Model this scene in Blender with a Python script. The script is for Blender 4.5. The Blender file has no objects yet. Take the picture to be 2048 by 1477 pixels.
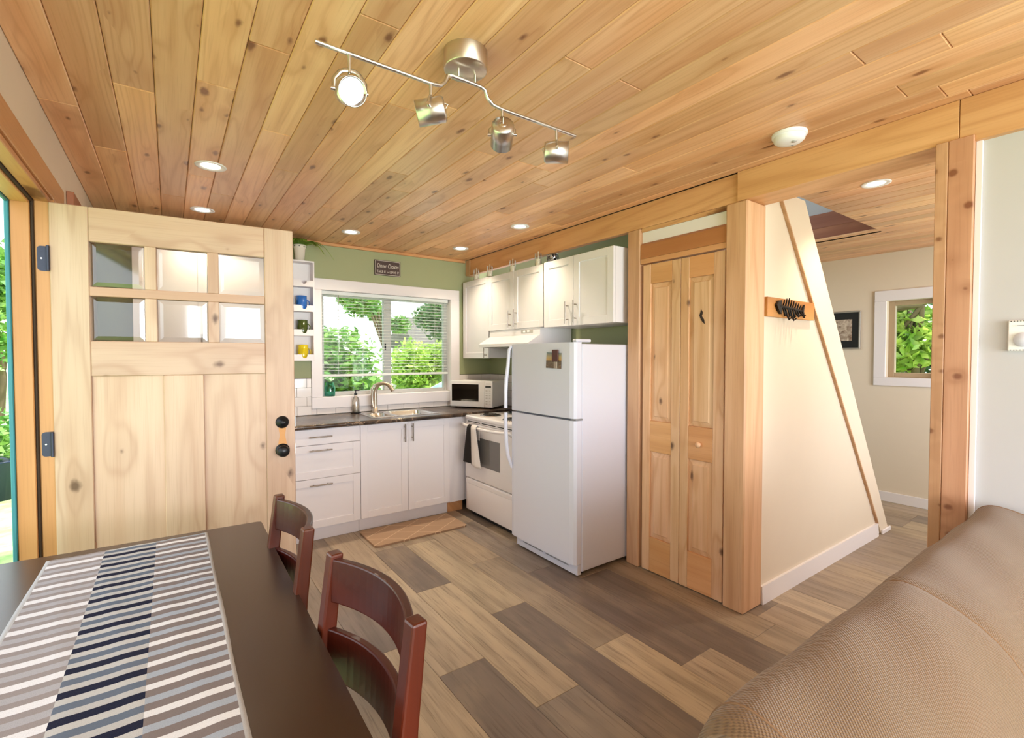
import bpy, bmesh, math, random
from mathutils import Vector, Matrix
random.seed(7)
R = math.radians
scene = bpy.context.scene
col = scene.collection

# ------------------------------------------------------------------ camera
cam_d = bpy.data.cameras.new('camera'); cam = bpy.data.objects.new('camera', cam_d); col.objects.link(cam)
YAW, PITCH, ROLL = R(35.56), R(-1.46), R(0.04)
fwd = Vector((math.sin(YAW)*math.cos(PITCH), math.cos(YAW)*math.cos(PITCH), math.sin(PITCH)))
rgt = Vector((math.cos(YAW), -math.sin(YAW), 0)); up = rgt.cross(fwd)
r2 = rgt*math.cos(ROLL) - up*math.sin(ROLL); u2 = rgt*math.sin(ROLL) + up*math.cos(ROLL)
m = Matrix((r2, u2, -fwd)).transposed().to_4x4(); m.translation = (0, 0, 1.45)
cam.matrix_world = m
cam_d.sensor_width = 36; cam_d.lens = 36*957/2048; cam_d.clip_start = 0.02; cam_d.clip_end = 200
scene.camera = cam

# ------------------------------------------------------------------ world, sun, added fill lamps, exposure
vs = scene.view_settings
vs.view_transform = 'Standard'; vs.look = 'None'; vs.exposure = 0.50; vs.gamma = 1.0; vs.use_curve_mapping = False
scene.cycles.max_bounces = 10; scene.cycles.diffuse_bounces = 5; scene.cycles.glossy_bounces = 4
scene.cycles.transmission_bounces = 6; scene.cycles.transparent_max_bounces = 16
scene.cycles.sample_clamp_indirect = 6.0
scene.cycles.caustics_reflective = False; scene.cycles.caustics_refractive = False
world = bpy.data.worlds.new('sky'); scene.world = world; world.use_nodes = True
bg = world.node_tree.nodes['Background']
bg.inputs['Color'].default_value = (0.86, 0.94, 1.0, 1); bg.inputs['Strength'].default_value = 2.0
def light(name, kind, loc, power, color=(1, 1, 1), direction=None, parent=None, **kw):
    d = bpy.data.lights.new(name, kind); d.energy = power; d.color = color
    for k, v in kw.items(): setattr(d, k, v)
    o = bpy.data.objects.new(name, d); col.objects.link(o); o.location = loc
    if direction is not None:
        o.rotation_euler = Vector(direction).to_track_quat('-Z', 'Y').to_euler()
    if parent is not None: o.parent = parent
    return o
light('sun', 'SUN', (0, 0, 20), 6.5, (1.0, 0.96, 0.88), (-0.35, 0.30, -1.0), angle=R(1.0))
# added area lamps at unseen openings, brightening the room in place of daylight
light('rear_fill_lamp', 'AREA', (1.1, -2.57, 1.30), 70, (0.92, 0.96, 1.0), (0.05, 0.85, 0.55), shape='RECTANGLE', size=2.7, size_y=1.9)  # added in the unseen rear opening, tilted up to brighten the ceiling
light('far_fill_lamp', 'AREA', (1.2, -8.0, 1.5), 420, (0.90, 0.95, 1.0), (0.03, 1, 0.02), shape='RECTANGLE', size=5.5, size_y=3.2)  # large lamp added outside, out of view, to carry light deep into the kitchen
light('side_fill_lamp', 'AREA', (-0.44, -1.15, 1.5), 10, (0.88, 0.95, 1.0), (1, 0.35, 0.15), shape='RECTANGLE', size=1.5, size_y=1.2)  # added in an unseen side opening to light the right side
light('hall_fill_lamp', 'AREA', (4.3, -0.86, 1.5), 36, (0.93, 0.96, 1.0), (0.25, 1, 0.22), shape='RECTANGLE', size=1.6, size_y=1.3)  # added in an unseen end opening to brighten the hallway

# ------------------------------------------------------------------ node helpers and materials
def srgb(h):
    if isinstance(h, str):
        h = h.lstrip('#'); c = [int(h[i:i+2], 16)/255 for i in (0, 2, 4)]
    else: c = list(h)
    return tuple((x/12.92 if x <= 0.04045 else ((x+0.055)/1.055)**2.4) for x in c) + (1.0,)
class NT:
    def __init__(s, name):
        s.mat = bpy.data.materials.new(name); s.mat.use_nodes = True
        s.t = s.mat.node_tree; s.b = s.t.nodes['Principled BSDF']; s.out = s.t.nodes['Material Output']
    def n(s, typ, **kw):
        x = s.t.nodes.new(typ)
        for k, v in kw.items(): setattr(x, k, v)
        return x
    def link(s, a, b): s.t.links.new(a, b)
    def put(s, sock, v):
        if hasattr(v, 'is_output') or isinstance(v, bpy.types.NodeSocket): s.link(v, sock)
        else: sock.default_value = v
    def math(s, op, a, b=0.0, c=None, clamp=False):
        x = s.n('ShaderNodeMath', operation=op); x.use_clamp = clamp
        s.put(x.inputs[0], a); s.put(x.inputs[1], b)
        if c is not None: s.put(x.inputs[2], c)
        return x.outputs[0]
    def mix(s, f, a, b, blend='MIX'):
        x = s.n('ShaderNodeMix', data_type='RGBA', blend_type=blend)
        s.put(x.inputs[0], f); s.put(x.inputs[6], a); s.put(x.inputs[7], b)
        return x.outputs[2]
    def noise(s, vec, scale, detail=2.0, rough=0.5, dist=0.0):
        x = s.n('ShaderNodeTexNoise'); s.link(vec, x.inputs['Vector'])
        x.inputs['Scale'].default_value = scale; x.inputs['Detail'].default_value = detail
        x.inputs['Roughness'].default_value = rough; x.inputs['Distortion'].default_value = dist
        return x.outputs['Fac']
    def comb(s, x, y, z):
        c = s.n('ShaderNodeCombineXYZ')
        for i, v in enumerate((x, y, z)): s.put(c.inputs[i], v)
        return c.outputs[0]
    def sep(s, v):
        c = s.n('ShaderNodeSeparateXYZ'); s.link(v, c.inputs[0]); return c.outputs
    def ramp(s, f, stops, interp='LINEAR'):
        x = s.n('ShaderNodeValToRGB'); e = x.color_ramp.elements; x.color_ramp.interpolation = interp
        e[0].position, e[0].color = stops[0]; e[1].position, e[1].color = stops[1]
        for p, c in stops[2:]:
            k = e.new(p); k.color = c
        s.link(f, x.inputs[0]); return x.outputs[0]
    def smooth(s, v, a, b):
        x = s.n('ShaderNodeMapRange', interpolation_type='SMOOTHSTEP')
        s.put(x.inputs[0], v); x.inputs[1].default_value = a; x.inputs[2].default_value = b
        return x.outputs[0]
    def coord(s, kind='Object'): return s.n('ShaderNodeTexCoord').outputs[kind]
    def rand(s): return s.n('ShaderNodeObjectInfo').outputs['Random']
    def bump(s, h, strength=0.2, dist=0.01):
        x = s.n('ShaderNodeBump'); x.inputs['Strength'].default_value = strength; x.inputs['Distance'].default_value = dist
        s.link(h, x.inputs['Height']); s.link(x.outputs[0], s.b.inputs['Normal'])
    def base(s, v): s.put(s.b.inputs['Base Color'], v)
    def set(s, **kw):
        names = dict(rough='Roughness', metal='Metallic', spec='Specular IOR Level', trans='Transmission Weight', ior='IOR', coat='Coat Weight', coatr='Coat Roughness', alpha='Alpha', sheen='Sheen Weight', es='Emission Strength')
        for k, v in kw.items(): s.put(s.b.inputs[names[k]], v)
        return s
def plain(name, c, rough=0.5, metal=0.0, spec=0.5, var=0.0, scale=8.0, bump=0.0, bscale=300, coat=0.0):
    s = NT(name); cc = srgb(c)
    if var > 0:
        o = s.coord(); f = s.noise(o, scale, 3)
        d = tuple(x*(1-var) for x in cc[:3])+(1,); l = tuple(min(1, x*(1+var*0.6)) for x in cc[:3])+(1,)
        s.base(s.mix(f, d, l))
    else: s.base(cc)
    if bump > 0:
        s.bump(s.noise(s.coord(), bscale, 2), bump, 0.002)
    s.set(rough=rough, metal=metal, spec=spec, coat=coat); return s.mat
def emit(name, c, strength):
    s = NT(name); s.base(srgb(c)); s.b.inputs['Emission Color'].default_value = srgb(c); s.set(es=strength); return s.mat
def wood(name, light_c, mid_c, dark_c, axis, freq=22, across=5.0, along=0.35, knots=0.5, knot_c='#5a3216', kx=4.0, ky=1.6, rough=0.42, tone=0.16, spec=0.45, contrast=0.55, coat=0.0, kr=0.16):
    s = NT(name); o = s.coord(); rnd = s.rand()
    p = s.sep(o); ax = 'xyz'.index(axis); oth = [i for i in range(3) if i != ax]
    off = s.math('MULTIPLY', rnd, 37.0)
    u = s.math('ADD', s.math('ADD', p[oth[0]], s.math('MULTIPLY', p[oth[1]], 0.83)), off)
    v = s.math('ADD', p[ax], s.math('MULTIPLY', rnd, 91.0))
    # knots
    kv = s.comb(s.math('MULTIPLY', u, kx), s.math('MULTIPLY', v, ky), 0.0)
    vo = s.n('ShaderNodeTexVoronoi', voronoi_dimensions='2D'); s.link(kv, vo.inputs['Vector']); vo.inputs['Scale'].default_value = 1.0
    dist = vo.outputs['Distance']; cr = s.sep(vo.outputs['Color'])
    has = s.math('LESS_THAN', cr[0], knots)
    wob = s.math('MULTIPLY', s.math('SUBTRACT', s.noise(s.comb(s.math('MULTIPLY', u, 40), s.math('MULTIPLY', v, 25), 0.0), 1.0, 2), 0.5), 0.10)
    dd = s.math('ADD', dist, wob)
    size = s.math('MULTIPLY', cr[1], kr)
    core = s.math('MULTIPLY', has, s.math('SUBTRACT', 1.0, s.smooth(s.math('SUBTRACT', dd, size), -0.06, 0.03)))
    halo = s.math('MULTIPLY', has, s.math('SUBTRACT', 1.0, s.smooth(dist, 0.05, 0.5)))
    # rings
    gv = s.comb(s.math('MULTIPLY', u, across), s.math('MULTIPLY', v, along), 0.0)
    n1 = s.noise(gv, 1.0, 2.0, 0.45, 0.25)
    ph = s.math('ADD', s.math('MULTIPLY', n1, freq*2.2), s.math('MULTIPLY', halo, 4.0))
    ring = s.math('MULTIPLY_ADD', s.math('SINE', ph), 0.5, 0.5)
    ring = s.math('POWER', ring, 2.2)
    fib = s.noise(s.comb(s.math('MULTIPLY', u, 160), s.math('MULTIPLY', v, 4.0), 0.0), 1.0, 2.0)
    low = s.noise(s.comb(s.math('MULTIPLY', u, 9), s.math('MULTIPLY', v, 0.5), 3.0), 1.0, 2.0)
    c = s.mix(s.smooth(low, 0.3, 0.75), srgb(light_c), srgb(mid_c))
    c = s.mix(s.math('MULTIPLY', ring, contrast*0.7), c, srgb(mid_c))
    c = s.mix(s.math('MULTIPLY', s.math('POWER', ring, 2.5), contrast*0.34), c, srgb(dark_c))
    c = s.mix(s.math('MULTIPLY', s.smooth(fib, 0.45, 0.8), contrast*0.45), c, srgb(dark_c))
    c = s.mix(s.math('MULTIPLY', halo, 0.22), c, srgb(dark_c))
    c = s.mix(s.math('MULTIPLY', core, 0.85), c, srgb(knot_c))
    # board to board tone
    t = s.math('MULTIPLY_ADD', s.math('FRACT', s.math('MULTIPLY', rnd, 17.3)), 2*tone, 1.0-tone*1.2)
    hsv = s.n('ShaderNodeHueSaturation'); s.link(c, hsv.inputs['Color']); s.link(t, hsv.inputs['Value'])
    s.link(s.math('MULTIPLY_ADD', s.math('FRACT', s.math('MULTIPLY', rnd, 5.7)), 0.010, 0.490), hsv.inputs['Hue'])
    s.base(hsv.outputs[0])
    s.set(rough=rough, spec=spec, coat=coat)
    s.bump(s.math('ADD', fib, s.math('MULTIPLY', ring, 0.5)), 0.06, 0.002)
    return s.mat
def thin_glass(name, tint=(1, 1, 1), rough=0.0, refl=0.08, edge=0.5):
    s = NT(name); t = s.t
    tr = s.n('ShaderNodeBsdfTransparent'); tr.inputs[0].default_value = (*tint, 1)
    gl = s.n('ShaderNodeBsdfGlossy'); gl.inputs['Roughness'].default_value = rough
    lw = s.n('ShaderNodeLayerWeight'); lw.inputs[0].default_value = 0.35
    f = s.math('MULTIPLY_ADD', lw.outputs['Fresnel'], edge, refl, clamp=True)
    mx = s.n('ShaderNodeMixShader'); s.link(f, mx.inputs[0]); s.link(tr.outputs[0], mx.inputs[1]); s.link(gl.outputs[0], mx.inputs[2])
    s.link(mx.outputs[0], s.out.inputs['Surface']); return s.mat
M = {}
M['ceil'] = wood('ceiling_fir', '#f3c797', '#e3ad78', '#b3743f', 'y', freq=36, across=5.5, along=0.30, knots=0.5, kx=7.0, ky=3.0, tone=0.16, rough=0.33, contrast=0.5, knot_c='#7a4620', kr=0.12)
M['beam'] = wood('beam_fir', '#dfb27c', '#cf9d66', '#a9743f', 'y', freq=26, across=4.5, along=0.35, knots=0.35, kx=3.0, ky=1.2, tone=0.06)
M['beamx'] = wood('beam_fir_across', '#dfb27c', '#cf9d66', '#a9743f', 'x', freq=12, across=4.5, along=0.35, knots=0.35, kx=3.0, ky=1.2, tone=0.06)
M['post'] = wood('post_fir', '#d8b28a', '#c69c70', '#9a6c42', 'z', freq=24, across=4.5, along=0.3, knots=0.0, kx=4.0, ky=1.2, tone=0.05)
M['cedar'] = wood('post_cedar', '#d3a680', '#bd8d66', '#966742', 'z', freq=8, across=6, along=0.4, knots=0.5, kx=8.0, ky=7.5, tone=0.05, knot_c='#7d4c2c', kr=0.17)
M['casing'] = wood('casing_fir', '#d3a06a', '#c48e58', '#a06a3a', 'y', freq=10, knots=0.12, tone=0.06)
M['casingz'] = wood('casing_fir_upright', '#c9955e', '#bb834c', '#966234', 'z', freq=10, knots=0.1, tone=0.06)
M['alder'] = wood('alder_upright', '#ceb29a', '#be9b80', '#98755c', 'z', freq=16, across=5, along=0.35, knots=0.5, kx=5.0, ky=3.0, tone=0.05, contrast=0.5, knot_c='#4e2f1a', kr=0.09)
M['alderx'] = wood('alder_across', '#caae96', '#ba967b', '#98755c', 'x', freq=16, across=5, along=0.35, knots=0.4, kx=5.0, ky=3.0, tone=0.05, contrast=0.5, knot_c='#5d3a20', kr=0.08)
M['pine'] = wood('pine_upright', '#e4bf98', '#d6a87a', '#b27e4e', 'z', freq=18, across=7, along=0.4, knots=0.4, kx=6, ky=3.2, tone=0.05, contrast=0.6, knot_c='#4a2a14', kr=0.10)
M['piney'] = wood('pine_across', '#dcab76', '#cd985f', '#aa7440', 'y', freq=9, across=7, along=0.35, knots=0.3, kx=5, ky=1.8, tone=0.05, contrast=0.45, knot_c='#3a2010', kr=0.12)
M['brownboard'] = wood('stained_board', '#bb8450', '#a97242', '#8a5830', 'y', freq=8, knots=0.1, tone=0.03, contrast=0.3)
M['redboard'] = wood('red_stained_board', '#a8704c', '#925a3a', '#6c3f26', 'y', freq=8, knots=0.1, tone=0.08, contrast=0.4)
M['hookboard'] = wood('hook_board', '#cf9350', '#b97a3a', '#8f5722', 'x', freq=10, knots=0.3, kx=8, ky=4, tone=0.03)
M['cherry'] = wood('cherry_chair', '#5c270c', '#461c09', '#260d04', 'z', freq=6, knots=0.0, tone=0.02, contrast=0.45, rough=0.34, coat=0.12)
M['cherryy'] = wood('cherry_chair_rail', '#4f1c0b', '#3b1207', '#210704', 'y', freq=6, knots=0.0, tone=0.02, contrast=0.45, rough=0.34, coat=0.12)
M['white_trim'] = plain('white_trim_paint', '#e9e4e6', 0.45)
M['white_cab'] = plain('white_cabinet', '#e8e5ea', 0.38)
M['white_enamel'] = plain('white_enamel', '#d8dae8', 0.32, coat=0.2)
M['stove_enamel'] = plain('stove_enamel', '#e6e2e4', 0.25, coat=0.3)
M['cream'] = plain('cream_wall', '#e0d2be', 0.75, var=0.02, bump=0.05)
M['whitewall'] = plain('white_wall', '#c3c2c5', 0.7, var=0.01, bump=0.05)
M['green'] = plain('sage_green_wall', '#a0a67f', 0.7, var=0.02, bump=0.05)
M['plastic'] = plain('white_plastic', '#efeff0', 0.4)
M['black'] = plain('black_metal', '#16161a', 0.35, metal=0.3)
M['blackhinge'] = plain('hinge_metal', '#3a3d4c', 0.45, metal=0.6)
M['darkgap'] = plain('dark_gap', '#1c1a19', 0.8)
M['weather'] = plain('weatherstrip', '#3a2a1c', 0.8)
M['teal'] = plain('teal_paint', '#2f7f8a', 0.5, var=0.1)
M['grout'] = plain('grout', '#4d4a4a', 0.9)
M['tile'] = plain('white_tile', '#e8e2df', 0.15, coat=0.3)
M['nickel'] = plain('brushed_nickel', '#d6d4d1', 0.28, metal=1.0)
M['steel'] = plain('stainless_steel', '#c4c2be', 0.22, metal=1.0)
M['satin'] = plain('satin_nickel', '#cfc3b4', 0.33, metal=1.0)
M['handle'] = plain('handle_steel', '#a09890', 0.3, metal=1.0)
M['chrome'] = plain('chrome', '#d8d8d8', 0.08, metal=1.0)
M['coil'] = plain('burner_coil', '#2b2622', 0.5, metal=0.4)
M['ovenglass'] = plain('oven_glass', '#6f6d6c', 0.12)
M['mwglass'] = plain('microwave_glass', '#0c0806', 0.05)
M['display'] = plain('dark_display', '#3c4244', 0.2)
M['greymark'] = plain('grey_marking', '#8b8c8f', 0.5)
M['keys'] = plain('keypad_grey', '#b6b2ae', 0.5)
M['lens'] = emit('lamp_lens', '#fff4df', 6.0)
M['tracklens'] = emit('track_lens', '#f4f8ff', 1.3)
M['glass'] = thin_glass('clear_glass', (0.97, 0.99, 0.98), 0.0, 0.02, 0.5)
M['bevelglass'] = thin_glass('bevelled_glass', (0.82, 0.83, 0.80), 0.06, 0.10, 0.7)
M['hurricane'] = thin_glass('hurricane_glass', (0.98, 0.99, 0.98), 0.02, 0.02, 0.30)
M['tealglass'] = thin_glass('teal_glass', (0.42, 0.84, 0.76), 0.05, 0.05, 0.5)
M['soapclear'] = thin_glass('clear_plastic', (0.92, 0.90, 0.86), 0.1, 0.10, 0.6)
M['wax'] = plain('candle_wax', '#f1e6d6', 0.5)
M['crystal'] = plain('silver_crystal', '#cfd2d6', 0.12, metal=0.9)
M['blind'] = plain('blind_slat', '#e9ebe8', 0.5)
M['vinyl'] = plain('window_vinyl', '#b9b8b4', 0.45)  # white frames greyed: their backlit shade is put into the colour
M['tan_vinyl'] = plain('tan_window_vinyl', '#b09a7c', 0.5)
M['blue'] = plain('blue_glaze', '#2463b5', 0.15, coat=0.4)
M['greenmug'] = plain('dark_green_glaze', '#3c4a1c', 0.2, coat=0.3)
M['yellow'] = plain('yellow_glaze', '#c9b414', 0.18, coat=0.4)
M['whiteglaze'] = plain('white_glaze', '#eceae8', 0.2, coat=0.3)
M['pot'] = plain('white_pot', '#ece3d6', 0.4)
M['signbrown'] = plain('sign_brown', '#4a3734', 0.6, var=0.15, scale=40)
M['signwhite'] = plain('sign_white', '#d8cfc4', 0.6)
M['blackmat'] = plain('black_mat', '#0d0b0d', 0.5)
M['greyframe'] = plain('grey_frame', '#9a958c', 0.4, metal=0.3)
M['iron'] = plain('cast_iron', '#17100e', 0.4, metal=0.5, bump=0.3, bscale=60)
M['soil'] = plain('soil', '#2d2118', 0.9)
M['bark'] = plain('bark', '#6b5a48', 0.9, var=0.3)
M['carwhite'] = plain('car_paint', '#e8f0f6', 0.2, coat=0.5)
M['carglass'] = plain('car_glass', '#7fa6bd', 0.05)
M['rubber'] = plain('rubber', '#1a1a1c', 0.7)
M['shedwall'] = plain('shed_wall', '#b7b2aa', 0.8)
M['shedroof'] = plain('shed_roof', '#57534f', 0.8, var=0.2)
M['potblue'] = plain('dark_blue_pot', '#1c2c4c', 0.4)
M['subfloor'] = plain('subfloor', '#3a2f27', 0.9)
M['brownmagnet'] = plain('brown_leather', '#57302a', 0.5, var=0.35, scale=60)
def leaf_mat(name, a, b):
    s = NT(name); f = s.noise(s.coord(), 5.0, 3); g = s.mix(s.smooth(f, 0.3, 0.7), srgb(a), srgb(b))
    di = s.n('ShaderNodeBsdfDiffuse'); tl = s.n('ShaderNodeBsdfTranslucent'); s.link(g, di.inputs[0]); s.link(g, tl.inputs[0])
    gl = s.n('ShaderNodeBsdfGlossy'); gl.inputs['Roughness'].default_value = 0.35
    m1 = s.n('ShaderNodeMixShader'); m1.inputs[0].default_value = 0.45; s.link(di.outputs[0], m1.inputs[1]); s.link(tl.outputs[0], m1.inputs[2])
    m2 = s.n('ShaderNodeMixShader'); m2.inputs[0].default_value = 0.06; s.link(m1.outputs[0], m2.inputs[1]); s.link(gl.outputs[0], m2.inputs[2])
    s.link(m2.outputs[0], s.out.inputs['Surface']); return s.mat
M['leaf1'] = leaf_mat('leaf_mid', '#4f8a3a', '#8db552')
M['leaf2'] = leaf_mat('leaf_bright', '#7fae3c', '#c3d36a')
M['leaf3'] = leaf_mat('leaf_dark', '#2f5c2c', '#5f8f45')
M['fern'] = leaf_mat('fern_green', '#6f9a38', '#a9c455')
s = NT('lawn_green'); f = s.noise(s.coord(), 3.0, 6, 0.65); s.base(s.mix(s.smooth(f, 0.3, 0.7), srgb('#6f9a4c'), srgb('#b9c78a'))); s.set(rough=0.9); M['lawn'] = s.mat
# vinyl plank floor: colour comes from each plank's own object colour
s = NT('vinyl_plank'); o = s.coord(); rnd = s.rand(); p = s.sep(o)
u = s.math('ADD', p[0], s.math('MULTIPLY', rnd, 31.0)); v = s.math('ADD', p[1], s.math('MULTIPLY', rnd, 57.0))
g1 = s.noise(s.comb(s.math('MULTIPLY', u, 14), s.math('MULTIPLY', v, 0.9), 0), 1.0, 4, 0.6, 0.6)
g2 = s.noise(s.comb(s.math('MULTIPLY', u, 90), s.math('MULTIPLY', v, 3.5), 0), 1.0, 3, 0.6)
g3 = s.noise(s.comb(s.math('MULTIPLY', u, 5), s.math('MULTIPLY', v, 2.2), 5), 1.0, 3, 0.6)
strip = s.smooth(s.math('SINE', s.math('MULTIPLY', s.math('ADD', u, s.math('MULTIPLY', g1, 0.02)), 26.0)), -0.25, 0.25)
oc = s.n('ShaderNodeObjectInfo').outputs['Color']
dark = s.mix(0.42, oc, srgb('#4e453e')); lite = s.mix(0.35, oc, srgb('#c9b394'))
c = s.mix(s.smooth(g1, 0.32, 0.62), dark, oc)
c = s.mix(s.math('MULTIPLY', s.smooth(g3, 0.45, 0.75), 0.6), c, lite)
c = s.mix(s.math('MULTIPLY', strip, 0.16), c, dark)
c = s.mix(s.math('MULTIPLY', s.smooth(g2, 0.50, 0.75), 0.6), c, srgb('#54453a'))
s.base(c); s.set(rough=0.42, spec=0.4); s.bump(g2, 0.10, 0.001); M['plank'] = s.mat
# laminate counter
s = NT('dark_laminate'); o = s.coord(); f = s.noise(o, 9, 5, 0.6, 0.8); g = s.noise(o, 3.2, 4, 0.6, 1.4)
vein = s.math('SUBTRACT', 1.0, s.smooth(s.math('ABSOLUTE', s.math('SUBTRACT', g, 0.5)), 0.0, 0.014))
c = s.mix(s.smooth(f, 0.35, 0.7), srgb('#241b17'), srgb('#594739')); c = s.mix(s.math('MULTIPLY', vein, 0.6), c, srgb('#b39a80'))
s.base(c); s.set(rough=0.28, spec=0.5); M['laminate'] = s.mat
# table: espresso lacquer
s = NT('espresso_lacquer'); o = s.coord(); p = s.sep(o)
f = s.noise(s.comb(s.math('MULTIPLY', p[0], 60), s.math('MULTIPLY', p[1], 2.5), p[2]), 1.0, 3)
s.base(s.mix(f, srgb('#2a190f'), srgb('#3a2418'))); s.set(rough=0.27, spec=0.45, coat=0.15, coatr=0.2); M['espresso'] = s.mat
# sofa fabric: fine basket weave
s = NT('tan_chenille'); o = s.coord(); p = s.sep(o)
w1 = s.math('SINE', s.math('MULTIPLY', s.math('ADD', p[0], s.math('MULTIPLY', p[2], 0.15)), 900.0)); 
w2 = s.math('SINE', s.math('MULTIPLY', s.math('ADD', p[1], p[2]), 760.0))
wv = s.math('MULTIPLY', w1, w2)
st = s.noise(s.comb(s.math('MULTIPLY', p[0], 260), s.math('MULTIPLY', s.math('SUBTRACT', p[1], p[2]), 22.0), 0), 1.0, 3)
lo = s.noise(o, 5.0, 3)
c = s.mix(s.math('MULTIPLY', s.smooth(st, 0.45, 0.75), 0.38), srgb('#7c6347'), srgb('#5c4732')); c = s.mix(s.math('MULTIPLY', s.smooth(lo, 0.4, 0.7), 0.35), c, srgb('#80634a'))
c = s.mix(s.math('MULTIPLY', s.smooth(s.math('MULTIPLY', wv, -1.0), 0.1, 0.8), 0.60), c, srgb('#4e3b2a'))
s.base(c); s.set(rough=0.95, spec=0.15, sheen=0.3); s.bump(s.math('ADD', wv, s.math('MULTIPLY', st, 0.3)), 0.45, 0.002); M['sofa'] = s.mat
M['seam'] = plain('sofa_welt', '#86684c', 0.95)
# runner stripes
s = NT('striped_runner'); o = s.coord(); p = s.sep(o)
t = s.math('FRACT', s.math('DIVIDE', s.math('ADD', p[1], 50.0), 0.0905))
def bands(cs): return s.ramp(t, [(0.0, srgb(cs[0])), (0.27, srgb(cs[1])), (0.5, srgb(cs[2])), (0.76, srgb(cs[3]))], 'CONSTANT')
sideL = bands(['#dad8d9', '#928986', '#a5a2a4', '#928986']); sideR = bands(['#7d7370', '#dbdada', '#7d7370', '#a0a7b0']); mid = bands(['#1f2236', '#b3b1ae', '#636c7a', '#b8b6b2'])
c = s.mix(s.math('GREATER_THAN', p[0], 0.150), sideL, mid); c = s.mix(s.math('GREATER_THAN', p[0], 0.292), c, sideR)
edge = s.math('ADD', s.math('LESS_THAN', p[0], 0.010), s.math('GREATER_THAN', p[0], 0.440), clamp=True)
c = s.mix(edge, c, srgb('#b0aeac'))
wv = s.noise(s.comb(s.math('MULTIPLY', p[0], 900), s.math('MULTIPLY', p[1], 500), 0), 1.0, 1)
c = s.mix(s.math('MULTIPLY', s.smooth(wv, 0.5, 0.75), 0.22), c, srgb('#55504d'))
s.base(c); s.set(rough=0.95, spec=0.1); s.bump(wv, 0.3, 0.001); M['runner'] = s.mat
# kitchen mat
s = NT('tan_mat'); o = s.coord(); p = s.sep(o)
a1 = s.math('ABSOLUTE', s.math('SUBTRACT', s.math('FRACT', s.math('DIVIDE', s.math('ADD', s.math('ADD', p[0], s.math('MULTIPLY', p[1], 1.5)), 10), 0.27)), 0.5))
a2 = s.math('ABSOLUTE', s.math('SUBTRACT', s.math('FRACT', s.math('DIVIDE', s.math('ADD', s.math('SUBTRACT', p[0], s.math('MULTIPLY', p[1], 1.5)), 10), 0.27)), 0.5))
ln = s.math('ADD', s.math('LESS_THAN', a1, 0.018), s.math('LESS_THAN', a2, 0.018), clamp=True)
s.base(s.mix(ln, srgb('#9d8068'), srgb('#c6a88c'))); s.set(rough=0.8); M['mat'] = s.mat
# towel: black and white bands along local u stored as vertex uv-like object coordinate
M['towelblack'] = plain('black_cotton', '#1b1514', 0.95); M['towelwhite'] = plain('white_cotton', '#e4dedb', 0.95, bump=0.3, bscale=500)
# snapshot on the fridge: sunset over water
s = NT('sunset_print'); p = s.sep(s.coord()); zz = p[2]
sky = s.ramp(s.math('MULTIPLY_ADD', zz, 1/0.105, 0.0), [(0.0, srgb('#6b5748')), (0.5, srgb('#6b5a4a')), (0.52, srgb('#c79a58')), (0.72, srgb('#b9a377')), (1.0, srgb('#6f8287'))])
wv = s.noise(s.comb(s.math('MULTIPLY', p[1], 20), s.math('MULTIPLY', zz, 160), 0), 1.0, 2)
c = s.mix(s.math('MULTIPLY', s.math('LESS_THAN', zz, 0.052), s.smooth(wv, 0.5, 0.7)), sky, srgb('#a08a74'))
s.base(c); s.set(rough=0.3); M['photo'] = s.mat
s = NT('sepia_print'); f = s.noise(s.coord(), 22, 3, 0.5, 1.0); s.base(s.ramp(f, [(0.3, srgb('#7a604e')), (0.7, srgb('#d6c8b6'))])); s.set(rough=0.4); M['sepia'] = s.mat

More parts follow.
